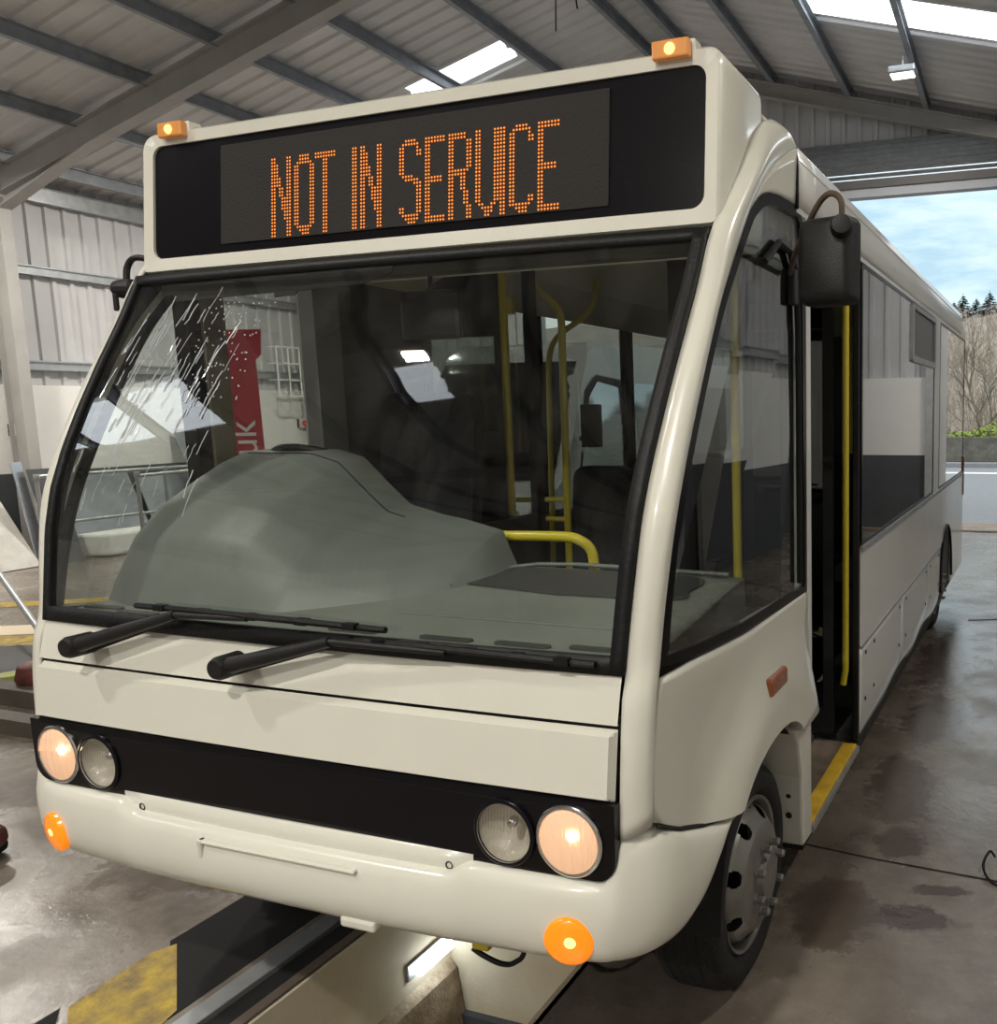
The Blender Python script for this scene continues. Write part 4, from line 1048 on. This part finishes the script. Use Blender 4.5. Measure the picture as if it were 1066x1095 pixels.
# eaves beam and wall rails
for z, w, dx in ((5.08, .10, .10), (4.02, .055, .07), (2.70, .055, .07)):
    for X, sg in ((XL, 1), (XR, -1)):
        mb = MB(); mb.box(*sorted((X + sg * .03, X + sg * (.03 + dx))), YN, YFAR, z - w, z + w)
        mb.box(*sorted((X + sg * .03, X + sg * (.06 + dx))), YN, YFAR, z + w - .01, z + w + .012); mb.box(*sorted((X + sg * .03, X + sg * (.06 + dx))), YN, YFAR, z - w - .012, z - w + .01)
        struct(B(mb, 'beam', M_steel), None)
# highbay lamps, some seen and some added for light
M_lampface = emit('highbay_face', (1., .9, .72), 9)
def highbay(x, y, z, lab, power):
    h = empty('highbay_lamp', tuple(BX @ Vector((x, y, z)))); tag(h, lab, 'lamp')
    mb = MB(); mb.box(-.17, .17, -.13, .13, .0, .09); mb.build('housing', M_steel, h, bevel=.02)
    mb = MB(); mb.box(-.14, .14, -.10, .10, -.006, .002); mb.build('diffuser', M_lampface, h)
    mb = MB()
    zt = zr(x) - z - .28
    for k in range(int(zt / .05)): mb.obox((0, 0, .11 + k * .05), (.008, 0, 0) if k % 2 else (0, .008, 0), (0, .003, 0) if k % 2 else (.003, 0, 0), (0, 0, .03))
    mb.build('chain', M_steel, h)
    l = bpy.data.lights.new('highbay_light', 'AREA'); l.shape = 'RECTANGLE'; l.size = .30; l.size_y = .22; l.energy = power; l.color = (1., .95, .86); l.spread = PI
    lo = bpy.data.objects.new('highbay_light', l); COL.objects.link(lo); lo.parent = h; lo.location = (0, 0, -.03)
    return h
highbay(.42, 9.6, 6.07, 'lit highbay floodlight hanging from a chain below the roof light beyond the bus', 90)
LAMPS = [(-3.9, -1.75, 6.60, 170, 'roof ridge behind the camera'), (.7, -3.9, 6.0, 240, 'roof slope above the camera, added unseen to light the bus front'), (-9.8, 4.6, 5.2, 180, 'left eaves'), (3.9, 1.6, 5.1, 75, 'right eaves'), (-7.9, 8.4, 5.7, 260, 'left roof slope beyond the bus, added out of view for light there'), (-1.5, -8.5, 6.3, 380, 'near gable')]  # only the ridge lamp shows, mirrored in glass; the rest are added light
OLD = [(-4.75, -3.35, 6.62, 260, 'roof ridge light behind the camera on the left'), (1.2, -3.6, 5.9, 300, 'roof slope above the camera, added unseen to light the bus front'), (-9.2, 1.5, 5.4, 150, 'left eaves'), (3.2, .5, 5.0, 120, 'right eaves'), (-7.6, 8.6, 5.7, 170, 'left roof slope far from the camera'), (-1.5, -8.5, 6.3, 260, 'near gable')]
for x, y, z, pw, w in LAMPS: highbay(x, y, z, 'lit highbay lamp hung on a chain near the ' + w, pw)
# hanging cables near ridge
mb = MB(); mb.tube([(-3.2, 7.4, 7.35), (-3.15, 7.4, 6.9), (-3.18, 7.4, 6.2)], .008, 5); mb.tube([(-2.85, 7.4, 7.3), (-2.95, 7.4, 6.8), (-2.9, 7.4, 6.4)], .010, 5)
o = B(mb, 'hanging_cable', M_rubber); tag(o, 'thin cables dangling from the roof ridge above the bus', 'cable')

# ---- things at the left wall
def estop(y, lab):
    e = empty('emergency_stop', tuple(BX @ Vector((XL + .10, y, 1.80)))); tag(e, lab, 'switch')
    mb = MB(); mb.box(0, .06, -.10, .10, -.09, .09); mb.build('box', mat('stop_box', (.62, .62, .58), .5), e, bevel=.008)
    mb = MB(); mb.lathe([(.055, 0), (.055, .03), (.02, .04), (0, .04)], (.06, .02, 0), (1, 0, 0), 16); mb.build('button', mat('stop_red', (.6, .03, .02), .4), e)
    mb = MB(); mb.box(.005, .055, -.103, -.10, -.08, .08); mb.build('cover', M_dark, e)
estop(6.68, 'red button stop box on white wall left of the steel column')
estop(11.65, 'red button stop box on white wall seen through the windscreen')
# wire rack on wall
wr = empty('wire_rack', tuple(BX @ Vector((XL + .35, 11.1, 2.30)))); tag(wr, 'white three-tier wire rack fixed high on the wall, seen through the windscreen', 'rack')
mb = MB()
for z in (0, .3, .6, .9):
    for dy in (-.25, 0, .25): mb.tube([(-.12, dy, z), (.12, dy, z)], .012, 5)
    mb.tube([(.12, -.25, z), (.12, .25, z)], .016, 5)
for dy in (-.25, 0, .25): mb.tube([(.12, dy, 0), (.12, dy, .9)], .014, 5)
mb.build('wire_frame', M_block, wr)
# leaning steel sheets
def lean(name, y0_, y1_, foot, topx, h, m, lab, cut=None, thick=.006, tilt=0):
    mb = MB(); mb.prism([(foot, y0_, 0.01), (foot, y1_, 0.01), (topx, y1_ + tilt, h), (topx, y0_ + tilt, h)], (thick * 3, 0, 0))
    o = B(mb, name, m, bevel=.002); tag(o, lab, 'sheet', 'steel sheets leaning along the left wall'); return o
M_sheet = mat('sheet_galv', (.55, .58, .62), .3, metal=.8, var=.3, vscale=3)
M_sheetd = mat('sheet_dark', (.06, .06, .06), .5, var=.3); M_sheetl = mat('sheet_pale', (.62, .60, .55), .6, var=.3, vscale=4)
lean('steel_sheet', 6.75, 8.1, -10.85, -11.35, 1.12, M_sheet, 'wide pale blue steel sheet leaning on the dark wall behind the handrail')
lean('steel_sheet', 8.2, 9.3, -10.9, -11.3, 1.02, M_sheet, 'grey steel sheet leaning on wall furthest from the column')
lean('steel_sheet', 6.30, 6.66, -10.35, -10.72, 1.28, M_sheetd, 'dark curved sheet leaning beside the column foot')
lean('steel_sheet', 5.2, 6.2, -10.5, -11.2, .95, M_sheetl, 'dusty cream sheet leaning at the left edge of the picture')
lean('steel_plank', 6.20, 6.33, -10.55, -10.85, 1.38, M_sheet, 'narrow upright metal strip leaning beside the column')
lean('steel_plank', 8.9, 9.3, -10.6, -11.3, 1.75, M_sheet, 'tall narrow steel plank leaning by the wall beyond the handrail')
# white packing on floor under sheets
mb = MB(); mb.prism([(-10.75, 6.8, .01), (-10.3, 7.0, .01), (-10.3, 9.0, .01), (-10.75, 9.1, .01)], (0, 0, .32)); o = B(mb, 'white_packing', M_block, bevel=.04); tag(o, 'white plastic packing lying on floor below the leaning sheets', 'packing')
# handrail
hr = empty('handrail', (0, 0, 0)); tag(hr, 'galvanised tube handrail standing before the leaning sheets', 'handrail')
mb = MB(); XH = -9.7
mb.tube([(XH, 5.3, 1.25), (XH, 8.3, 1.25)], .024, 8); mb.build('rail', M_steel, hr, smooth=60)
mb = MB(); mb.tube([(XH, 5.3, .66), (XH, 8.3, .66)], .020, 8); mb.build('rail', M_steel, hr, smooth=60)
mb = MB(); mb.tube([(-8.9, 5.95, 1.22), (-8.9, 7.1, 1.25)], .024, 8); mb.tube([(-8.9, 5.95, .62), (-8.9, 7.1, .62)], .020, 8); mb.build('rail', M_steel, hr, smooth=60)
for x, y in ((XH, 5.3), (XH, 6.9), (XH, 8.3), (-8.9, 5.95), (-8.9, 7.1)):
    mb = MB(); mb.tube([(x, y, 0), (x, y, 1.26)], .024, 8); mb.lathe([(.03, 0), (.034, .01), (.034, .06), (.03, .07)], (x, y, 1.21), (0, 0, 1), 8); mb.lathe([(.06, 0), (.06, .01), (.03, .012)], (x, y, 0), (0, 0, 1), 8)
    mb.build('post', M_steel, hr, smooth=50)
# red banner board
rb = empty('red_banner', (-7.15, 6.1, 0)); tag(rb, 'tall red banner board with white web address lettering beyond the driver window', 'banner')
u = Vector((.38, .50, 0)).normalized()
R2 = Matrix.Rotation(math.atan2(u.y, u.x), 4, 'Z')
mb = MB(); mb.prism([R2 @ Vector(p) for p in ((-.30, 0, 0), (.17, 0, 0), (.14, 0, 2.62), (.20, 0, 2.68), (.22, 0, 2.98), (-.36, 0, 2.94))], (.02, -.03, 0)); mb.build('board', M_red, rb)
me = text_mesh('.co.uk', .43, R2 @ Matrix.Translation((.10, -.012, .86)) @ Matrix.Rotation(PI / 2, 4, 'X') @ Matrix.Rotation(PI / 2, 4, 'Z'), .004)
me.materials.append(M_block); o = bpy.data.objects.new('lettering', me); COL.objects.link(o); o.parent = rb; o.location = (.0, -.035, 0)
# floor stripes and second pit at far left
def stripe(pts, m, lab, h=.004):
    mb = MB(); mb.prism([(x, y, 0) for x, y in pts], (0, 0, h)); return struct(mb.build('floor_marking', m), lab, 'floor marking')
def band(c0, c1, w): # band between two ground points, with width along the view to the left
    return [c0, c1, (c1[0] + w, c1[1] - .0), (c0[0] + w, c0[1] - .0)]
stripe([(-9.6, 3.55), (-6.9, 5.2), (-6.75, 5.0), (-9.4, 3.35)], M_yellowfloor, 'yellow floor line nearest the handrail')
stripe([(-8.9, 2.7), (-5.9, 4.25), (-5.6, 3.95), (-8.6, 2.45)], mat('pale_line', (.75, .62, .45), .6), 'pale kerb line along the far edge of the second pit')
stripe([(-8.5, 2.45), (-5.5, 3.95), (-5.25, 3.65), (-8.2, 2.2)], M_yellowfloor, 'yellow band just inside the pale kerb line')
stripe([(-8.2, 2.2), (-5.25, 3.65), (-4.55, 2.9), (-7.4, 1.6)], M_sheetd, 'dark open mesh cover of the second pit')
stripe([(-7.4, 1.6), (-4.55, 2.9), (-4.45, 2.78), (-7.3, 1.45)], M_yellowfloor, 'yellow band along the near edge of the second pit')
# bars and jack
mb = MB(); mb.tube([(-6.9, 3.2, .65), (-4.9, 2.5, .03)], .025, 8); o = mb.build('steel_bar', M_steel, smooth=60); tag(o, 'slanted steel bar propped over the second pit', 'bar')
mb = MB(); mb.box(-6.2, -3.9, 1.98, 2.12, .0, .12); o = mb.build('support_beam', mat('greasy_steel', (.10, .08, .06), .6, var=.4)); o.rotation_euler.z = 0.0; tag(o, 'dark greasy steel beam lying on floor, the one further back', 'beam')
mb = MB(); mb.box(-6.0, -3.7, 1.62, 1.74, .0, .10); o = mb.build('support_beam', MATS['greasy_steel']); tag(o, 'dark greasy steel beam lying on floor, the one nearer the bus', 'beam')
mb = MB(); mb.lathe([(0, .0), (.11, 0), (.12, .04), (.10, .12), (.05, .15), (0, .15)], (-4.72, 2.16, .12), (0, 0, 1), 14); o = mb.build('jack_pad', M_redpaint, smooth=40); tag(o, 'round dirty red jacking pad on the rear steel beam', 'jack pad')
mb = MB(); mb.lathe([(0, .0), (.09, 0), (.09, .06), (.0, .07)], (-5.35, 2.35, .0), (0, 0, 1), 12); o = mb.build('grease_tin', mat('tin_green', (.35, .36, .10), .5), smooth=40); tag(o, 'small green tin beside the jacking pad', 'tin')
jk = empty('trolley_jack', (-2.55, .50, 0)); tag(jk, 'grimy red jack lying on floor at the left picture edge', 'jack')
R3 = Matrix.Rotation(math.radians(20), 4, 'Z')
mb = MB(); mb.prism([R3 @ Vector(p) for p in ((-.75, -.09, .03), (.16, -.09, .05), (.20, -.09, .09), (.19, -.09, .15), (.12, -.09, .18), (-.75, -.09, .13))], R3 @ Vector((0, .17, 0))); mb.build('jack_body', M_redpaint, jk, bevel=.02)
for x in (-.5, .1):
    mb = MB(); mb.tube([R3 @ Vector((x, -.12, .045)), R3 @ Vector((x, .12, .045))], .045, 12); mb.build('roller', M_dark, jk)
# cable on the right floor
mb = MB(); mb.tube(catmull([(1.90, 1.72, .008), (1.80, 1.72, .008), (1.755, 1.80, .03), (1.775, 1.88, .06), (1.80, 1.86, .05)], 5), .006, 6); o = mb.build('wire_offcut', M_rubber, smooth=60); tag(o, 'curled black wire lying on the wet floor at right', 'wire')

# ---- white van beside the bus ---------------------------------------------------
van = empty('van', (-3.25, 5.0, 0)); tag(van, 'white panel van parked beyond the bus, seen through its windows', 'van')
M_van = mat('van_white', (.78, .79, .80), .25, coat=.8)
vp_ = [(-.62, .45), (-.68, .62), (-.66, .95), (-.45, 1.18), (-.02, 1.28), (.22, 1.60), (.62, 2.25), (.86, 2.55), (1.15, 2.66), (2.5, 2.70), (5.1, 2.68), (5.2, 2.5), (5.25, .45)]
def vanx(z): return interp([(.45, .98), (1.2, 1.0), (1.6, .97), (2.5, .86), (2.66, .74), (2.7, .70)], z)
c = resample(catmull([(0, y, z) for y, z in vp_], 4), 50)
mb = MB(); prof2 = [(-1, 0), (-.96, .0), (-.8, 0), (0, 0), (.8, 0), (.96, 0), (1, 0)]
mb.grid(lambda u, v: (lerp(-1, 1, u) * vanx(c[round(v * 50)].z), c[round(v * 50)].y + .10 * abs(2 * u - 1) ** 4 * (1 if c[round(v * 50)].y < 1 else 0), c[round(v * 50)].z), 12, 50)
cc = [(p.y, p.z) for p in c]
for sx in (-1, 1): mb.add([(sx * vanx(z), y + (.10 if y < 1 else 0), z) for y, z in cc], [tuple(range(len(cc)))])
mb.build('body', M_van, van, smooth=35)
mb = MB(); mb.grid(lambda u, v: (lerp(-.84, .84, u) * lerp(1.08, .92, v), lerp(.02, .74, v) + .10 * abs(2 * u - 1) ** 4 - .015, lerp(1.31, 2.42, v) + .02), 10, 8); mb.build('windscreen', M_blackgloss, van, smooth=50, solid=.01)
for sx in (-1, 1):
    mb = MB(); mb.prism([(sx * (vanx(z) + .006), y, z) for y, z in ((.45, 1.35), (1.35, 1.35), (1.42, 2.2), (1.0, 2.25), (.80, 2.1))], (sx * .004, 0, 0)); mb.build('door_window', mat('van_glass', (.45, .52, .58), .05, metal=.9), van)
    mb = MB(); mb.prism([(sx * (vanx(z) + .004), y, z) for y, z in ((.42, 1.30), (1.45, 1.30), (1.50, 2.28), (1.0, 2.32), (.74, 2.16))], (sx * .002, 0, 0)); mb.build('window_frame', M_plastic, van)
    mb = MB(); mb.prism([(sx * (vanx(z) + .004), y, z) for y, z in ((1.75, 1.40), (4.9, 1.40), (4.9, 2.25), (1.75, 2.25))], (sx * .004, 0, 0)); mb.build('rear_side_window', MATS['van_glass'], van)
    mb = MB(); mb.box(*sorted((sx * 1.04, sx * 1.22)), .40, .50, 1.62, 2.02); mb.tube([(sx * .98, .5, 1.7), (sx * 1.1, .45, 1.7)], .03, 8); mb.build('wing_mirror', M_plastic, van, bevel=.04)
    for y in (.45, 4.2):
        mb = MB(); mb.lathe([(.22, 0), (.32, .01), (.35, -.03), (.35, -.2), (.2, -.2)], (sx * 1.0, y, .35), (sx, 0, 0), 24); mb.build('wheel', M_tyre, van, smooth=40)
        mb = MB(); mb.lathe([(.22, -.02), (.12, .0), (0, .01)], (sx * 1.0, y, .35), (sx, 0, 0), 16); mb.build('hubcap', M_rim, van, smooth=40)
mb = MB(); mb.box(-.5, .5, -.70, -.60, .75, 1.0); mb.build('grille', M_plastic, van, bevel=.02)
for sx in (-1, 1):
    mb = MB(); mb.box(*sorted((sx * .62, sx * .93)), -.62, -.45, .85, 1.12); mb.build('headlight', M_refl, van, bevel=.03)
mb = MB(); mb.box(-.95, .95, -.74, -.55, .35, .68); mb.build('bumper', M_plastic, van, bevel=.04)

# ================================================================== OUTSIDE
M_asph = mat('asphalt', (.24, .245, .255), .55, var=.2, vscale=6, bump=.2)
mb = MB(); mb.add([(-60, 13.1, -.02), (70, 13.1, -.02), (70, 27, -.02), (-60, 27, -.02)], [(0, 1, 2, 3)]); struct(mb.build('road', M_asph))
mb = MB(); mb.add([(-60, 24.3, -.015), (70, 24.3, -.015), (70, 24.9, -.015), (-60, 24.9, -.015)], [(0, 1, 2, 3)]); struct(mb.build('road_marking', M_block))
mb = MB(); mb.box(-13, 7, 12.0, 12.2, -.05, .02); mb.box(-60, 70, 12.2, 13.1, -.05, -.004); struct(mb.build('trim_7', mat('drain_brown', (.36, .25, .18), .7, var=.3)))
mb = MB(); mb.box(-60, 70, 27, 27.6, -.05, .12); struct(mb.build('kerb', M_asph))
mb = MB(); mb.box(-60, 70, 30.4, 30.8, 0, .85); struct(mb.build('wall_roadside', mat('stone_wall', (.16, .15, .13), .9, var=.5, vscale=4, bump=.3)))
def hz(x, y): return -.05 + 12.5 * smooth01((y - 33) / 70) + .8 * math.sin(x * .09) * smooth01((y - 33) / 30) + .3 * math.sin(x * .5 + y * .3)*smooth01((y-31)/8)
M_hill = mat('hillside', (.36, .30, .25), .95, col2=(.24, .20, .16), vscale=.35, bump=.8, bscale=2)
mb = MB(); mb.grid(lambda u, v: (lerp(-90, 120, u), lerp(27.5, 115, v), hz(lerp(-90, 120, u), lerp(27.5, 115, v))), 70, 50); struct(mb.build('hill', M_hill, smooth=60))
def tree_mesh(rnd, h, lev=5, spread=.55):
    mb = MB()
    def br(p, d, l, r, k):
        q = p + d * l
        mid = p + d * (l * .5) + Vector((rnd.uniform(-1, 1), rnd.uniform(-1, 1), rnd.uniform(-.3, .3))) * l * .06
        mb.tube([p, mid, q], [r, r * .85, r * .68], 5 if k > 2 else 3, caps=False)
        if k == 0: return
        for i in range(3 if k > 1 else 4):
            nd = (d + Vector((rnd.uniform(-1, 1), rnd.uniform(-1, 1), rnd.uniform(-.35, .8))) * spread * 1.3).normalized()
            br(q if i < 2 else mid, nd, l * rnd.uniform(.62, .85), r * .6, k - 1)
    br(Vector((0, 0, 0)), Vector((.03, 0, 1)).normalized(), h * .27, h * .022, lev)
    return mb
M_bark = mat('bark', (.20, .17, .13), .9); M_bark2 = mat('bark_pale', (.46, .40, .32), .9)
rnd = random.Random(3)
protos = []
for k in range(3):
    t = tree_mesh(random.Random(20 + k), 7.5).build('bare_tree', M_bark2 if k else M_bark); protos.append(t.data); bpy.data.objects.remove(t)
TP = [(-.9, 36, 1.15), (.9, 38, 1.), (-3.2, 39, 1.1), (3.6, 37, .95), (-1.9, 44, 1.1), (.2, 47, 1.2), (-5.5, 45, 1.1), (-2.9, 52, 1.2), (6.5, 43, 1.1), (9.5, 38, 1.), (12.5, 42, 1.2), (16.5, 40, 1.1), (2.2, 54, 1.2), (-.8, 57, 1.3), (-8, 38, 1), (-11, 46, 1.2)]
TL = ['bare branching tree behind the roadside wall, first row at the rear corner of bus']
tl_names = ['trunk nearest the roadside wall beside the bus rear corner', 'first row, right of the trunk beside the bus', 'first row, two trees left of the bus corner', 'first row, well right of the bus', 'second row straight behind the bus corner tree', 'second row at mid slope', 'second row left', 'third row left', 'mid slope right', 'roadside right', 'roadside far right', 'roadside furthest right', 'third row right', 'highest on the slope', 'roadside left', 'mid slope furthest left']
for k, (x, y, s) in enumerate(TP):
    o = bpy.data.objects.new('bare_tree', protos[k % 3]); COL.objects.link(o); o.location = (x, y, hz(x, y) - .1); s *= .72; o.scale = (s, s, s); o.rotation_euler.z = rnd.uniform(0, 6)
    tag(o, 'leafless pale tree on the hillside', 'tree', 'bare trees on the hillside')
# scrub: dense twiggy undergrowth (uncountable)
mb = MB(); rn = random.Random(5)
for k in range(2600):
    x = rn.uniform(-16, 24); y = rn.uniform(33, 80); z = hz(x, y); h = rn.uniform(.8, 2.6)
    p = Vector((x, y, z)); q = p + Vector((rn.uniform(-.5, .5), rn.uniform(-.3, .3), h)); mb.tube([p, q], [.03, .012], 3, caps=False)
    for j in range(3):
        a_ = p.lerp(q, rn.uniform(.3, .9)); mb.tube([a_, a_ + Vector((rn.uniform(-.7, .7), rn.uniform(-.3, .3), rn.uniform(.2, .8)))], [.018, .006], 3, caps=False)
o = mb.build('undergrowth', mat('scrub', (.27, .22, .17), .9)); tag(o, 'pale twiggy undergrowth covering the hillside', 'undergrowth', kind='stuff')
M_leaf = mat('spring_green', (.34, .42, .06), .8, col2=(.12, .20, .03), vscale=2)
mb = MB()
for k in range(16000):
    x = rn.uniform(-12, 18); y = rn.uniform(31.2, 34); z = rn.uniform(0, 1) * (1.3 + .4 * math.sin(x * 1.3)) + .1
    s = .055; a = rn.uniform(0, 6.3); t = rn.uniform(-.8, .8)
    ux = Vector((math.cos(a), math.sin(a), t)) * s; uy = Vector((-math.sin(a), math.cos(a), .5)) * s
    c_ = Vector((x, y, z)); mb.add([c_ - ux, c_ + uy, c_ + ux, c_ - uy], [(0, 1, 2, 3)])
o = mb.build('hedge', M_leaf); tag(o, 'bright green spring foliage behind the roadside wall', 'hedge', kind='stuff')
M_con = mat('conifer', (.035, .06, .035), .9)
mbx = MB(); rn = random.Random(9)
for k in range(14):
    zz = .12 + k / 14 * .84; r = .26 * (1 - zz) + .03
    for j in range(16):
        a = rn.uniform(0, 6.3); rr = r * rn.uniform(.7, 1.2)
        c_ = Vector((0, 0, zz)); e = Vector((math.cos(a) * rr, math.sin(a) * rr, zz - .06)); w_ = Vector((-math.sin(a), math.cos(a), 0)) * rr * .28
        mbx.add([c_, e * 1 + w_, e + Vector((0, 0, .03)), e - w_], [(0, 1, 2, 3)])
mbx.tube([(0, 0, 0), (0, 0, 1)], [.02, .004], 5)
cm = mbx.build('conifer', M_con); cmd = cm.data; bpy.data.objects.remove(cm)
for k in range(70):
    x = -30 + k * 1.2 + rn.uniform(-.8, .8); y = rn.uniform(92, 102)
    o = bpy.data.objects.new('conifer', cmd); COL.objects.link(o); s = rn.uniform(1.5, 3.0); o.location = (x, y, hz(x, y) - .2); o.scale = (s * 1.6, s * 1.6, s)
    tag(o, 'dark conifer on the hill crest', 'tree', 'conifers along the hill crest')

# ================================================================== WORLD
w = bpy.data.worlds.new('sky'); S.world = w; w.use_nodes = True; nt = w.node_tree; N, L = nt.nodes, nt.links; N.clear()
out = N.new('ShaderNodeOutputWorld'); bg = N.new('ShaderNodeBackground'); tc = N.new('ShaderNodeTexCoord')
mp = N.new('ShaderNodeMapping'); mp.inputs['Scale'].default_value = (1.2, 1.2, 5.); mp.inputs['Location'].default_value = (.35, .1, .3); L.new(tc.outputs['Generated'], mp.inputs[0])
n = N.new('ShaderNodeTexNoise'); n.inputs['Scale'].default_value = 2.2; n.inputs['Detail'].default_value = 9; n.inputs['Roughness'].default_value = .58; L.new(mp.outputs[0], n.inputs['Vector'])
r = N.new('ShaderNodeValToRGB'); e = r.color_ramp.elements
e[0].position = .34; e[0].color = (.34, .50, .59, 1); e[1].position = .55; e[1].color = (.97, 1., 1., 1)
x = e.new(.43); x.color = (.53, .66, .72, 1)
L.new(n.outputs['Fac'], r.inputs[0]); L.new(r.outputs[0], bg.inputs[0]); bg.inputs[1].default_value = 1.6; L.new(bg.outputs[0], out.inputs[0])
# overcast sun, soft
sl = bpy.data.lights.new('sun', 'SUN'); sl.energy = .9; sl.angle = .5; so_ = bpy.data.objects.new('sun', sl); COL.objects.link(so_); so_.rotation_euler = (math.radians(50), 0, math.radians(30))

# ================================================================== CAMERA
f_px, cx, cy = 913.83, 811.17, 556.97
yaw, pitch, roll = math.radians(-18.858), math.radians(-7.418), math.radians(-.718)
fwd = Vector((math.sin(yaw) * math.cos(pitch), math.cos(yaw) * math.cos(pitch), math.sin(pitch)))
rt = Vector((math.cos(yaw), -math.sin(yaw), 0)); up = rt.cross(fwd)
r2 = rt * math.cos(roll) + up * math.sin(roll); u2 = up * math.cos(roll) - rt * math.sin(roll)
cam = bpy.data.cameras.new('camera'); co = bpy.data.objects.new('camera', cam); COL.objects.link(co)
co.matrix_world = Matrix(((r2.x, u2.x, -fwd.x, 1.970), (r2.y, u2.y, -fwd.y, -1.699), (r2.z, u2.z, -fwd.z, 1.951), (0, 0, 0, 1)))
cam.sensor_fit = 'HORIZONTAL'; cam.sensor_width = 36; cam.lens = f_px / 1066 * 36
cam.shift_x = -(cx - 533) / 1066; cam.shift_y = (cy - 547.5) / 1066; cam.clip_start = .02; cam.clip_end = 400
S.camera = co
S.view_settings.view_transform = 'Standard'; S.view_settings.look = 'None'; S.view_settings.gamma = 1; S.view_settings.use_curve_mapping = False
S.view_settings.exposure = 0.0
S.cycles.max_bounces = 10; S.cycles.transparent_max_bounces = 16; S.cycles.glossy_bounces = 5; S.cycles.diffuse_bounces = 4
S.cycles.sample_clamp_indirect = 4
